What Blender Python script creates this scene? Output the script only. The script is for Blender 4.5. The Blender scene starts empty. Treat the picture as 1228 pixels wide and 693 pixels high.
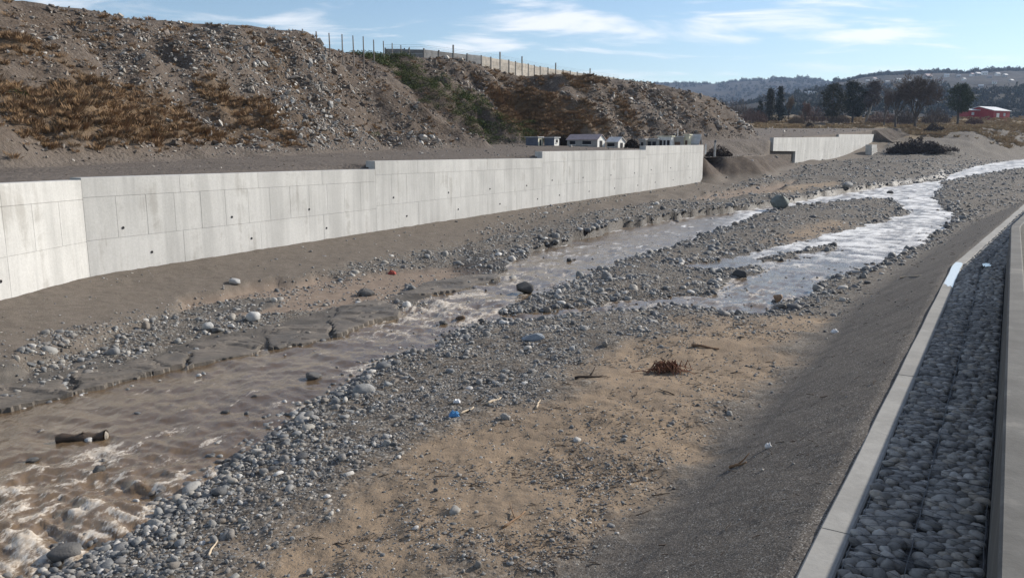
import bpy, bmesh, math, random
import numpy as np
from mathutils import Vector, Matrix, Euler

# ------------------------------------------------------------------ camera, world, sun, exposure
scene = bpy.context.scene
COL = scene.collection
PHW, PHH, FPX, EYE = 1228.0, 693.0, 960.0, 5.2
HORIZON = 170.0
PITCH = math.atan((PHH / 2 - HORIZON) / FPX)
SUN_AZ, SUN_EL = math.radians(62), math.radians(28)

cam = bpy.data.cameras.new('camera')
cam.sensor_width = 36.0
cam.lens = 36.0 * FPX / PHW
cam.clip_start, cam.clip_end = 0.1, 20000.0
camera = bpy.data.objects.new('camera', cam)
camera.location = (0, 0, EYE)
camera.rotation_euler = (math.pi / 2 - PITCH, 0, 0)
COL.objects.link(camera)
scene.camera = camera

world = bpy.data.worlds.new('World')
scene.world = world
world.use_nodes = True
wt = world.node_tree
bg = wt.nodes['Background']
sky = wt.nodes.new('ShaderNodeTexSky')
sky.sky_type = 'NISHITA'
sky.sun_disc = False
sky.sun_elevation, sky.sun_rotation = SUN_EL, SUN_AZ
sky.altitude = 300.0
sky.air_density, sky.dust_density, sky.ozone_density = 1.0, 0.15, 2.2
SKY_STRENGTH = 0.085
bg.inputs[1].default_value = SKY_STRENGTH
# thin drifting clouds, mapped on a plane high overhead (direction / height)
tc = wt.nodes.new('ShaderNodeTexCoord')
sp = wt.nodes.new('ShaderNodeSeparateXYZ')
wt.links.new(tc.outputs['Generated'], sp.inputs[0])
def wmath(op, a, b=None, clamp=False):
    n = wt.nodes.new('ShaderNodeMath'); n.operation = op; n.use_clamp = clamp
    for i, v in enumerate((a, b)):
        if v is None: continue
        if isinstance(v, (int, float)): n.inputs[i].default_value = v
        else: wt.links.new(v, n.inputs[i])
    return n.outputs[0]
zz = wmath('ADD', wmath('MAXIMUM', sp.outputs[2], 0.0), 0.10)
cx_ = wmath('DIVIDE', sp.outputs[0], zz)
cy_ = wmath('DIVIDE', sp.outputs[1], zz)
cb = wt.nodes.new('ShaderNodeCombineXYZ')
wt.links.new(cx_, cb.inputs[0]); wt.links.new(wmath('MULTIPLY', cy_, 1.6), cb.inputs[1])
cn = wt.nodes.new('ShaderNodeTexNoise')
cn.inputs['Scale'].default_value = 1.25; cn.inputs['Detail'].default_value = 7.0
cn.inputs['Roughness'].default_value = 0.55; cn.inputs['Distortion'].default_value = 0.4
cmap = wt.nodes.new('ShaderNodeMapping')
cmap.inputs['Location'].default_value = (9.0, 1.6, 0.0)
wt.links.new(cb.outputs[0], cmap.inputs[0]); wt.links.new(cmap.outputs[0], cn.inputs['Vector'])
cr = wt.nodes.new('ShaderNodeMapRange')
cr.interpolation_type = 'SMOOTHSTEP'
cr.inputs['From Min'].default_value = 0.48; cr.inputs['From Max'].default_value = 0.68
cr.inputs['To Max'].default_value = 0.75
wt.links.new(cn.outputs['Fac'], cr.inputs['Value'])
low = wt.nodes.new('ShaderNodeMapRange')
low.inputs['From Min'].default_value = 0.04; low.inputs['From Max'].default_value = 0.11
wt.links.new(sp.outputs[2], low.inputs['Value'])
cm = wt.nodes.new('ShaderNodeMix'); cm.data_type = 'RGBA'
wt.links.new(wmath('MULTIPLY', cr.outputs[0], low.outputs[0]), cm.inputs[0])
wt.links.new(sky.outputs[0], cm.inputs[6])
cm.inputs[7].default_value = (9.6, 9.4, 9.3, 1)
wt.links.new(cm.outputs[2], bg.inputs[0])

sl = bpy.data.lights.new('sun', 'SUN')
sl.energy = 4.3
sl.angle = math.radians(0.53)
sl.color = (1.0, 0.93, 0.83)
sun = bpy.data.objects.new('sun', sl)
sv = Vector((math.sin(SUN_AZ) * math.cos(SUN_EL), math.cos(SUN_AZ) * math.cos(SUN_EL), math.sin(SUN_EL)))
sun.rotation_euler = (-sv).to_track_quat('-Z', 'Y').to_euler()
sun.location = sv * 60
COL.objects.link(sun)

vs = scene.view_settings
vs.view_transform = 'Standard'; vs.look = 'None'; vs.gamma = 1.0; vs.use_curve_mapping = False
vs.exposure = 0.62
scene.cycles.max_bounces = 6
scene.cycles.volume_bounces = 0

random.seed(11)
rng = np.random.default_rng(11)

# ------------------------------------------------------------------ helpers: pixel -> ground
CP, SP = math.cos(PITCH), math.sin(PITCH)
def ray(px, py):
    a = (px - PHW / 2) / FPX; b = (PHH / 2 - py) / FPX
    return np.array((a, CP + b * SP, -SP + b * CP))
def zbase(y):
    y = np.asarray(y, float)
    t = (y - 50.0) / 12.0
    return 0.012 * 12.0 * np.where(t > 30, t, np.log1p(np.exp(np.minimum(t, 30))))
def at(px, py, h=0.0):
    """plan point where the sight line meets the river plain raised by h"""
    d = ray(px, py); z = h
    for _ in range(40):
        t = (z - EYE) / d[2]
        z = h + float(zbase(t * d[1]))
    return np.array((t * d[0], t * d[1]))
def atz(px, py, z):
    d = ray(px, py); t = (z - EYE) / d[2]
    return np.array((t * d[0], t * d[1]))
def atd(px, py, dist):
    """point on the sight line at forward distance dist"""
    d = ray(px, py); t = dist / d[1]
    return Vector((t * d[0], dist, EYE + t * d[2]))
def ztop(P, py):
    d = ray(PHW / 2, py)
    return EYE + P[1] * d[2] / d[1]
def plan(pts, h=0.0):
    return np.array([at(x, y, h) for x, y in pts])

def ss(x, a, b):
    t = np.clip((np.asarray(x, float) - a) / (b - a), 0, 1)
    return t * t * (3 - 2 * t)
def hash2(ix, iy, seed):
    v = (ix.astype(np.int64) * 374761393 + iy.astype(np.int64) * 668265263 + seed * 974634777) & 0x7fffffff
    v = ((v ^ (v >> 13)) * 1274126177) & 0x7fffffff
    return ((v ^ (v >> 16)) & 0xffff) / 65535.0
def vnoise(x, y, s=0):
    x0, y0 = np.floor(x), np.floor(y)
    fx, fy = x - x0, y - y0
    fx = fx * fx * fx * (fx * (fx * 6 - 15) + 10); fy = fy * fy * fy * (fy * (fy * 6 - 15) + 10)
    a, b = hash2(x0, y0, s), hash2(x0 + 1, y0, s)
    c, d = hash2(x0, y0 + 1, s), hash2(x0 + 1, y0 + 1, s)
    return (a + (b - a) * fx) * (1 - fy) + (c + (d - c) * fx) * fy
def fbm(x, y, oct=4, s=0, gain=0.5):
    r, a, t = 0, 1.0, 0
    for i in range(oct):
        c, sn = math.cos(i * 0.9), math.sin(i * 0.9)
        r = r + a * vnoise((x * c - y * sn) * 2 ** i + 17.3 * i, (x * sn + y * c) * 2 ** i - 9.1 * i, s + i)
        t += a; a *= gain
    return r / t * 2 - 1          # about -1..1

def seg_dist(x, y, P, Q):
    ax, ay = Q[0] - P[0], Q[1] - P[1]
    L = ax * ax + ay * ay + 1e-12
    t = np.clip(((x - P[0]) * ax + (y - P[1]) * ay) / L, 0, 1)
    return (x - P[0] - t * ax) ** 2 + (y - P[1] - t * ay) ** 2
def sdf(x, y, poly):
    """negative inside"""
    d = np.full(np.shape(x), 1e9); ins = np.zeros(np.shape(x), bool)
    n = len(poly)
    for i in range(n):
        P, Q = poly[i], poly[(i + 1) % n]
        d = np.minimum(d, seg_dist(x, y, P, Q))
        c = (P[1] > y) != (Q[1] > y)
        if Q[1] != P[1]:
            ins ^= c & (x < (Q[0] - P[0]) * (y - P[1]) / (Q[1] - P[1]) + P[0])
    d = np.sqrt(d)
    return np.where(ins, -d, d)
def side_dist(x, y, line):
    """signed distance to an open polyline, positive on its right-hand side"""
    best = np.full(np.shape(x), 1e18); sgn = np.ones(np.shape(x))
    for i in range(len(line) - 1):
        P, Q = line[i], line[i + 1]
        d = seg_dist(x, y, P, Q)
        c = (Q[0] - P[0]) * (y - P[1]) - (Q[1] - P[1]) * (x - P[0])
        k = d < best
        best = np.where(k, d, best); sgn = np.where(k, np.where(c < 0, 1.0, -1.0), sgn)
    return np.sqrt(best) * sgn

# ------------------------------------------------------------------ helpers: objects
def tag(o, label=None, cat=None, group=None, kind=None):
    if label: o['label'] = label
    if cat: o['category'] = cat
    if group: o['group'] = group
    if kind: o['kind'] = kind
    return o
def link(name, me, parent=None, mats=()):
    o = bpy.data.objects.new(name, me); COL.objects.link(o)
    for m in mats:
        me.materials.append(m)
    if parent is not None: o.parent = parent
    return o
def empty(name, loc, label, cat, group=None, rz=0.0):
    o = bpy.data.objects.new(name, None); COL.objects.link(o)
    o.location = loc; o.rotation_euler = (0, 0, rz); o.empty_display_size = 0.2
    return tag(o, label, cat, group)
def npmesh(name, V, F, smooth=True):
    """V (n,3), F (m,k) arrays of one face size"""
    V = np.asarray(V, np.float32); F = np.asarray(F, np.int32)
    me = bpy.data.meshes.new(name)
    k = F.shape[1]
    me.vertices.add(len(V)); me.vertices.foreach_set('co', V.ravel())
    me.loops.add(F.size); me.loops.foreach_set('vertex_index', F.ravel())
    me.polygons.add(len(F)); me.polygons.foreach_set('loop_start', np.arange(0, F.size, k, dtype=np.int32))
    me.polygons.foreach_set('loop_total', np.full(len(F), k, np.int32))
    me.polygons.foreach_set('use_smooth', np.full(len(F), smooth, bool))
    me.update(calc_edges=True)
    return me
def grid_faces(nr, nc, keep=None):
    i = np.arange(nr - 1)[:, None] * nc + np.arange(nc - 1)[None, :]
    F = np.stack([i, i + 1, i + nc + 1, i + nc], -1).reshape(-1, 4)
    return F if keep is None else F[keep]
def color_attr(me, name, rgba):
    a = me.color_attributes.new(name, 'FLOAT_COLOR', 'POINT')
    a.data.foreach_set('color', np.asarray(rgba, np.float32).ravel())

class MB:
    """collects simple solids; build() links them as one mesh object"""
    def __init__(s): s.v, s.f = [], []
    def add(s, v, f):
        b = len(s.v); s.v += [tuple(p) for p in v]; s.f += [tuple(i + b for i in q) for q in f]
    def box(s, c, d, M=None):
        x, y, z = d[0] / 2, d[1] / 2, d[2] / 2
        v = [Vector((c[0] + i * x, c[1] + j * y, c[2] + k * z)) for i in (-1, 1) for j in (-1, 1) for k in (-1, 1)]
        if M is not None: v = [M @ p for p in v]
        s.add(v, [(0, 1, 3, 2), (4, 6, 7, 5), (0, 4, 5, 1), (2, 3, 7, 6), (0, 2, 6, 4), (1, 5, 7, 3)])
    def hexa(s, v):
        s.add(v, [(0, 1, 2, 3), (7, 6, 5, 4), (0, 4, 5, 1), (1, 5, 6, 2), (2, 6, 7, 3), (3, 7, 4, 0)])
    def tube(s, pts, rad, n=6, cap=True):
        pts = [Vector(p) for p in pts]; rings = []
        if not hasattr(rad, '__len__'): rad = [rad] * len(pts)
        for i, p in enumerate(pts):
            t = (pts[min(i + 1, len(pts) - 1)] - pts[max(i - 1, 0)]).normalized()
            a = t.orthogonal().normalized() if i == 0 else (a - t * a.dot(t)).normalized()
            b = t.cross(a)
            rings.append([p + (a * math.cos(6.2832 * k / n) + b * math.sin(6.2832 * k / n)) * rad[i] for k in range(n)])
        v = [q for r in rings for q in r]; f = []
        for i in range(len(pts) - 1):
            for k in range(n):
                f.append((i * n + k, i * n + (k + 1) % n, (i + 1) * n + (k + 1) % n, (i + 1) * n + k))
        if cap:
            f.append(tuple(range(n - 1, -1, -1))); f.append(tuple(range(len(v) - n, len(v))))
        s.add(v, f)
    def build(s, name, mat, parent=None, smooth=False):
        me = bpy.data.meshes.new(name); me.from_pydata(s.v, [], s.f)
        if smooth: me.polygons.foreach_set('use_smooth', [True] * len(me.polygons))
        me.update()
        return link(name, me, parent, [mat])

# ------------------------------------------------------------------ helpers: materials
class NT:
    def __init__(s, name):
        s.m = bpy.data.materials.new(name); s.m.use_nodes = True
        s.t = s.m.node_tree; s.b = s.t.nodes['Principled BSDF']
        s.tc = None
    def n(s, typ, ins=None, **pr):
        nd = s.t.nodes.new('ShaderNode' + typ)
        for k, v in pr.items(): setattr(nd, k, v)
        for k, v in (ins or {}).items(): s.set(nd.inputs[k], v)
        return nd
    def set(s, sock, v):
        if hasattr(v, 'is_linked') or isinstance(v, bpy.types.NodeSocket): s.t.links.new(v, sock)
        elif isinstance(v, (tuple, list)) and len(v) == 3 and sock.type == 'RGBA': sock.default_value = (*v, 1)
        else: sock.default_value = v
    def co(s, kind='Object', scale=(1, 1, 1), rot=(0, 0, 0)):
        if s.tc is None: s.tc = s.n('TexCoord')
        if kind == 'World':
            v = s.n('NewGeometry').outputs['Position']
        else: v = s.tc.outputs[kind]
        return s.n('Mapping', {'Vector': v, 'Scale': scale, 'Rotation': rot}).outputs[0]
    def noise(s, co, sc, det=4.0, rough=0.55, dist=0.0):
        return s.n('TexNoise', {'Vector': co, 'Scale': sc, 'Detail': det, 'Roughness': rough, 'Distortion': dist}).outputs['Fac']
    def vor(s, co, sc, out='Distance', feature='F1'):
        return s.n('TexVoronoi', {'Vector': co, 'Scale': sc}, feature=feature).outputs[out]
    def rng(s, v, a, b, c=0.0, d=1.0, smooth=True):
        return s.n('MapRange', {'Value': v, 'From Min': a, 'From Max': b, 'To Min': c, 'To Max': d},
                   interpolation_type='SMOOTHSTEP' if smooth else 'LINEAR').outputs[0]
    def mix(s, f, a, b, bt='MIX'):
        nd = s.n('Mix', data_type='RGBA', blend_type=bt)
        s.set(nd.inputs[0], f); s.set(nd.inputs[6], a); s.set(nd.inputs[7], b)
        return nd.outputs[2]
    def math(s, op, a, b=0.0, clamp=False):
        return s.n('Math', {0: a, 1: b}, operation=op, use_clamp=clamp).outputs[0]
    def ramp(s, f, stops):
        nd = s.n('ValToRGB', {'Fac': f}); r = nd.color_ramp
        while len(r.elements) < len(stops): r.elements.new(0.5)
        for e, (p, c) in zip(r.elements, stops): e.position = p; e.color = (*c, 1)
        return nd.outputs[0]
    def attr(s, name):
        a = s.n('Attribute', attribute_name=name)
        sep = s.n('SeparateColor', {'Color': a.outputs['Color']})
        return sep.outputs[0], sep.outputs[1], sep.outputs[2], a.outputs['Alpha']
    def rnd(s): return s.n('ObjectInfo').outputs['Random']
    def bump(s, h, strength=0.5, dist=0.02, prev=None):
        nd = s.n('Bump', {'Height': h, 'Strength': strength, 'Distance': dist})
        if prev is not None: s.set(nd.inputs['Normal'], prev)
        return nd.outputs[0]
    def out(s, col=None, rough=None, normal=None, spec=None, metal=None):
        if col is not None: s.set(s.b.inputs['Base Color'], col)
        if rough is not None: s.set(s.b.inputs['Roughness'], rough)
        if normal is not None: s.set(s.b.inputs['Normal'], normal)
        if spec is not None: s.set(s.b.inputs['Specular IOR Level'], spec)
        if metal is not None: s.set(s.b.inputs['Metallic'], metal)
        return s.m

def simple(name, col, rough=0.8, var=0.25, sc=6.0, bump=0.0, spec=0.3, per=0.0):
    """one colour with mottled tone, per-object shade and fine grain"""
    m = NT(name); co = m.co('Object')
    n1 = m.noise(co, sc, 5); f = m.rng(n1, 0.3, 0.7, 1 - var, 1 + var, False)
    if per: f = m.math('MULTIPLY', f, m.rng(m.rnd(), 0, 1, 1 - per, 1 + per, False))
    c = m.mix(1.0, col, m.n('CombineColor', {0: f, 1: f, 2: f}).outputs[0], 'MULTIPLY')
    return m.out(c, rough, m.bump(m.noise(co, sc * 4, 4), bump, 0.02) if bump else None, spec)

def stone_mat(name, stops, bump=0.35, sc=9.0):
    m = NT(name); co = m.co('Object')
    base = m.ramp(m.rnd(), stops)
    n1 = m.noise(co, sc * .35, 5, .6)
    c = m.mix(1.0, base, m.ramp(n1, [(0.25, (.6, .6, .6)), (0.55, (1, 1, 1)), (0.8, (1.3, 1.28, 1.24))]), 'MULTIPLY')
    sp_ = m.rng(m.noise(co, sc * 6, 2), 0.62, 0.75, 0, .35)
    c = m.mix(sp_, c, (.42, .41, .39))
    return m.out(c, m.rng(n1, .3, .7, .55, .85), m.bump(m.noise(co, sc * 1.6, 6, .6), bump, .03), .35)

def concrete(name, col=(.50, .495, .475), per=.10, streak=.35):
    m = NT(name)
    w1 = m.co('World'); ws = m.co('World', (1.6, 1.6, .10)); wf = m.co('World', (3.5, 3.5, 3.5))
    big = m.noise(w1, .35, 5, .6); st = m.noise(ws, 1.0, 5, .65); fine = m.noise(wf, 4.0, 5, .7)
    f = m.math('MULTIPLY', m.rng(big, .25, .75, .82, 1.1, False), m.rng(st, .36, .62, 1 - streak * .55, 1.05))
    f = m.math('MULTIPLY', f, m.rng(fine, .25, .75, .90, 1.08, False))
    if per: f = m.math('MULTIPLY', f, m.rng(m.rnd(), 0, 1, 1 - per, 1 + per * .6, False))
    stain = m.rng(m.math('MULTIPLY', m.noise(w1, .8, 6, .7, .6), m.rng(st, .3, .7)), .34, .62, 0, .5)
    c = m.mix(1.0, col, m.n('CombineColor', {0: f, 1: f, 2: f}).outputs[0], 'MULTIPLY')
    c = m.mix(stain, c, (.235, .22, .195))
    pit = m.vor(wf, 9.0)
    h = m.math('ADD', fine, m.math('MULTIPLY', m.rng(pit, 0, .12, -.6, 0), .5))
    return m.out(c, .85, m.bump(h, .25, .02), .25)

# ------------------------------------------------------------------ plan of the place
LEFT_EDGE = [(-460, 625), (-120, 522), (-40, 496), (20, 481), (82, 469), (122, 461), (171, 449), (212, 438.6), (261, 428), (310, 418), (360, 410),
    (400, 402), (433, 390), (473, 379), (492, 366), (513, 353), (560, 345), (596, 339), (600, 326), (612, 317), (634, 305), (677, 293.5), (700, 287),
    (750, 274), (810, 263), (845, 258), (929, 247), (957, 241), (1009, 232.5), (1044, 227), (1089, 221.5), (1134, 216), (1140, 209),
    (1166, 200.5), (1201, 194), (1250, 189), (1330, 184)]
RIGHT_EDGE = [(1330, 192), (1228, 202), (1208, 204), (1148, 214), (1127, 228), (1121, 240), (1135, 251), (1145, 261), (1135, 273), (1113, 287),
    (1096, 300), (1068, 310), (1040, 322), (1009, 331), (981, 340), (978, 351), (939, 364), (922, 377), (880, 379), (858, 372),
    (810, 367), (760, 373), (700, 376), (634, 384), (580, 388), (543, 401), (517, 420), (500, 423), (457, 431), (445, 446), (413, 467), (380, 481), (351, 504), (323, 528),
    (286, 551), (261, 573), (233, 588), (204, 610), (171, 635), (122, 667), (82, 690), (20, 730), (-120, 800), (-460, 1000)]
WATER = [plan(LEFT_EDGE + RIGHT_EDGE)]
ISLANDS = [plan(p) for p in (
    [(931, 251), (965, 246), (1000, 243), (1040, 238), (1072, 241), (1088, 254), (1065, 265), (1020, 275), (960, 288), (925, 297), (870, 309), (820, 319),
     (850, 326), (880, 322), (915, 320), (905, 328), (873, 333), (852, 354), (810, 356), (737, 361), (700, 369), (634, 376), (600, 378), (614, 367), (647, 354), (677, 341), (714, 328),
     (747, 314.5), (767, 306), (810, 297.5), (835, 284), (880, 269)],
    [(911, 311), (940, 304), (970, 298), (1003, 294), (1002, 299), (970, 305), (940, 311), (915, 315)],
    [(1125, 219), (1160, 213), (1215, 208), (1215, 213), (1165, 222), (1140, 226)],
)]
WALL1 = [((-300, 440), 235.6), ((108, 331), 216)], [((108, 331), 213.5), ((452, 277), 203)], [((452, 277), 193.3), ((650, 247), 190)], \
        [((650, 247), 182), ((773, 229), 180)], [((773, 229), 175.2), ((842, 218), 174)]
WALL2 = [((926, 199.3), 165.2), ((953, 196), 165.0)], [((953, 196), 165.0), ((1004, 190), 164.5)], [((1004, 190), 161.2), ((1046, 185), 161.2)]
P1 = np.array([at(-300, 440, 1.0), at(108, 331, 1.0), at(452, 277, 1.0), at(650, 247, 1.0), at(773, 229, 1.0), at(842, 218, 1.0)])
P2 = np.array([at(926, 199.3, 1.0), at(953, 196, 1.0), at(1004, 190, 1.0), at(1046, 185, 1.0)])
WALL_LINE = np.vstack([P1[0] - (P1[1] - P1[0]) * 1.5, P1, at(870, 214, .8), at(905, 212, .8), P2, P2[-1] + np.array((22, 16)), P2[-1] + np.array((60, 22))])
WALL_SIDE = -1.0 if False else 1.0

GAP = [atz(846, 189, 3.5), atz(870, 189.5, 3.5), atz(896, 188, 3.6), atz(920, 184.5, 3.7)]
def zter0(y): return np.interp(y, [0, 27, 76, 100, 146, 190, 260, 400], [3.62, 3.98, 4.62, 5.05, 6.45, 8.2, 9.3, 10])
gapc = (GAP[1] + GAP[2]) / 2
def gap_dip(x, y, z): return z - np.maximum(z - 3.5, 0) * np.exp(-seg_dist(x, y, GAP[0], P2[0]) / 80.0)
GAP_LINE = np.vstack([P1[-1] + np.array((-.2, .55)), np.array(GAP), P2[0] + np.array((-.25, .4))])
GAP_DIR = P2[0] - P1[-1]; GAP_LEN = np.linalg.norm(GAP_DIR); GAP_DIR = GAP_DIR / GAP_LEN
ZK0 = 1.8                                          # kerb top
def zk(y): return ZK0 + 0.010 * np.maximum(np.asarray(y, float) - 24, 0)
KERB_L = np.array([atz(983.8, 632, ZK0), atz(1142, 317, ZK0)])
kd = (KERB_L[1] - KERB_L[0]); kd /= np.linalg.norm(kd)
k_far = atz(1215.5, 255.8, ZK0 + .12)
k2 = (k_far - KERB_L[1]); k2 /= np.linalg.norm(k2)
KERB_LINE = np.array([KERB_L[0] - kd * 14, KERB_L[1], KERB_L[1] + k2 * 30, KERB_L[1] + k2 * 60 + np.array((6, 0)), KERB_L[1] + k2 * 150 + np.array((40, 0))])

GT = plan([(560, 321), (600, 315), (640, 301), (677, 290), (700, 284), (750, 271), (810, 260), (860, 254), (929, 244), (1000, 231), (1080, 219), (1130, 212),
           (1130, 203), (1060, 196), (960, 200), (850, 222), (770, 238), (660, 262), (560, 296)], .3)
SAND = [plan(p, .35) for p in (
    [(255, 720), (330, 650), (400, 590), (440, 565), (520, 520), (600, 495), (660, 478), (700, 450), (745, 420), (800, 393), (850, 378), (900, 384), (950, 372), (985, 378), (975, 400), (930, 440),
     (900, 480), (850, 530), (820, 590), (800, 640), (780, 720)],
    [(930, 285), (960, 272), (1000, 262), (1025, 265), (1000, 275), (960, 284)],
    [(820, 375), (860, 372), (880, 382), (840, 386)],
    [(880, 238), (960, 226), (1010, 221), (960, 232)])]
MUD = [plan(p, .2) for p in (
    [(200, 352), (300, 340), (345, 335), (420, 334), (480, 325), (560, 318), (597, 322), (597, 337), (560, 345), (500, 353), (470, 365), (430, 366), (330, 376), (250, 385), (190, 372)],
    [(20, 400), (110, 382), (190, 375), (120, 398), (60, 412), (20, 425)],
    [(780, 247), (860, 236), (930, 226), (960, 222), (930, 234), (850, 246)])]
ROCKBED = [plan(p, .2) for p in (
    [(-460, 618), (-120, 514), (-40, 492), (20, 480), (82, 468), (122, 460), (171, 448), (212, 438), (261, 427), (310, 417), (360, 409), (400, 401), (433, 389), (473, 378), (480, 364), (450, 359), (400, 366),
     (340, 385), (290, 395), (253, 398), (228, 406), (191, 417), (157, 427), (101, 429), (69, 441), (20, 447), (-120, 472), (-460, 560)],
    [(468, 354), (490, 345), (520, 336), (560, 329), (596, 325), (603, 328), (592, 336), (560, 343), (520, 350), (490, 360)],
    [(210, 378), (240, 366), (290, 358), (330, 357), (345, 362), (300, 372), (240, 382)])]
PUDDLE_GRAVEL = plan([(20, 440), (60, 415), (150, 395), (240, 378), (330, 362), (420, 355), (330, 385), (250, 400), (160, 427), (70, 440)], .2)

def udist(x, y, polys):
    d = np.full(np.shape(x), 1e9)
    for p in polys: d = np.minimum(d, sdf(x, y, p))
    return d
def river_sd(x, y):
    d = udist(x, y, WATER)
    for p in ISLANDS: d = np.maximum(d, -sdf(x, y, p))
    wob = (fbm(x * .9, y * .9, 3, 5) * .28 + fbm(x * 3, y * 3, 2, 6) * .10) * np.clip(np.hypot(x, y) / 25, .6, 2.0)
    return d + wob

def bed(x, y):
    """height of the river bed and everything in front of the walls, with surface weights"""
    x = np.asarray(x, float); y = np.asarray(y, float)
    n1 = fbm(x * .35, y * .35, 4, 1); n2 = fbm(x * 1.7, y * 1.7, 4, 2); n3 = fbm(x * 7, y * 7, 3, 3)
    dw = river_sd(x, y)
    dl = side_dist(x, y, WALL_LINE); dk = -side_dist(x, y, KERB_LINE)
    far = ss(y, 60, 140)
    land = .03 + .16 * (1 - np.exp(-np.maximum(dw, 0) / .7)) + .22 * ss(dw, 0, 7) + .10 * n1 * ss(dw, 0, 2) + .06 * n2 * ss(dw, -.1, 1) + .018 * n3
    land += .30 * far * ss(dw, 0, 6) * (1 + n1)
    dgt = sdf(x, y, GT) + n2 * .5
    land += .38 * ss(-dgt, -.2, .5) * (1 + .3 * n1) * ss(y, 32, 44)
    sand = np.zeros_like(x); mud = np.zeros_like(x); rock = np.zeros_like(x)
    for i, p in enumerate(SAND):
        e = sdf(x, y, p) + (n1 * 1.0 + n2 * .8) * (1 if i == 0 else .7)
        sand = np.maximum(sand, ss(-e, -.9, .7))
    for p in MUD: mud = np.maximum(mud, ss(-(sdf(x, y, p) + n2 * .5), -.4, .5))
    drk = np.full(np.shape(x), 1e9)
    for p in ROCKBED: drk = np.minimum(drk, sdf(x, y, p))
    drk = drk + n2 * .22 + n1 * .2
    rock = ss(-drk, -.10, .18) * (1 - ss(-dgt, -.5, .2))
    # layered ledges dipping to the water
    lay = (x * -.30 + y * .95) * .60 + n1 * 1.1 + n2 * .22
    fr = lay - np.floor(lay)
    ledge = .07 + .15 * (1 - .55 * fr) * ss(fr, 0, .05) + .010 * n2 + .004 * n3 + .05 * np.floor(vnoise(x * .5, y * .5, 9) * 4) / 2
    crack = np.abs(fbm(x * .55 + 3, y * .8, 3, 14)); ledge -= .16 * (1 - ss(crack, .005, .045)); crack2 = np.abs(fbm(x * 1.5 + 8, y * 1.1, 2, 15)); ledge -= .05 * (1 - ss(crack2, 0, .04))
    ledge = ledge * .45 * (.26 + .74 * ss(dw, 0, 1.3))
    land = land * (1 - rock) + (land * .30 + ledge) * rock
    land = np.where(mud > 0, land * (1 - .55 * mud * (1 - rock)), land)
    h = np.where(dw > 0, land, -.10 - .22 * (1 - np.exp(dw / .8)) + .02 * n2)
    h = np.where((dw > -.25) & (dw <= 0), -.10 * ss(-dw, 0, .25) + .03 * (1 - ss(-dw, 0, .25)), h)
    # apron of fill against the walls
    wobl = n2 * .35 + n1 * .5
    k = 1 - ss(dl + wobl, 3.3, 3.75)
    ap = 1.0 - .15 * np.maximum(dl, 0) + .035 * n2 + .008 * n3
    apw = k * (1 - ss(x, P2[-1][0] + 1, P2[-1][0] + 10))
    h = np.where(dl < 5, h * (1 - apw) + np.maximum(ap, h) * apw, h)
    # the cut earth bank in the gap between the two walls
    ug = (x - P1[-1][0]) * GAP_DIR[0] + (y - P1[-1][1]) * GAP_DIR[1]
    dg = side_dist(x, y, GAP_LINE)
    rills = .9 * fbm(ug * .45, ug * 0 + 3, 3, 64) + .45 * fbm(ug * 1.6, dg * .3, 3, 65) + .5 * n2
    gw = ss(ug, -.1, 1.2) * (1 - ss(ug, GAP_LEN - 2.2, GAP_LEN - .4)) * (dg > -9)
    pit_ = ss(ug, GAP_LEN - 5, GAP_LEN - 1)
    ztg = gap_dip(x, y, zter0(y)) - .10
    prof_ = 1 - ss(dg + rills * .8, -.9, 2.6 + 1.6 * ss(ug, GAP_LEN * .55, GAP_LEN * .95))
    hg = h + (ztg - zbase(y) - h) * prof_ + .12 * n2 * np.sin(np.pi * np.clip(prof_, 0, 1))
    h = np.where(gw > 0, h * (1 - gw) + hg * gw, h)
    bankcut = gw * prof_
    # right-hand bank below the kerb
    hb = zk(y) - zbase(y) - .045 - .60 * np.maximum(dk - .15, 0) - .2 * np.clip(dk, 0, .15) + .05 * n1 + .02 * n2 + .006 * n3
    ww = .35
    u = np.clip(.5 + .5 * (hb - h) / ww, 0, 1)
    bankw = ss(hb - h + .25 * n2 + .22 * n1 + .16 * n3, -.45, .25)
    h = h * (1 - u) + hb * u + ww * .5 * u * (1 - u)
    h = np.where(dk < -.14, np.minimum(h, zk(y) - zbase(y) - .25), h)
    # ground climbing beyond the works
    z = zbase(y) + h
    z = z + ss(y + .15 * x, 150, 232) * (6.0 + .5 * n1) * ss(dw, 1, 14) - 0.0
    z = z + ss(y, 215, 430) * 11.5
    apc = np.where(dl < 5, apw * (1 - bankw), 0)
    wet = 1 - ss(dw + .25 * n2, .0, .9)
    wet = np.maximum(wet, (1 - ss(np.abs(dgt + .1), .2, 1.3)) * (1 - ss(dw, 1.2, 2.8)) * 1.6)  # cut terrace edge: moist soil, with its shade painted into the same darkening
    return z, dict(dw=dw, dl=dl, dk=dk, sand=sand * (1 - bankw) * (1 - bankcut) * (1 - apc), mud=mud * (1 - rock), rock=rock, bank=bankw, apron=apc, wet=wet, n1=n1, n2=n2, far=far, cut=np.clip(bankcut, 0, 1))

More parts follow.
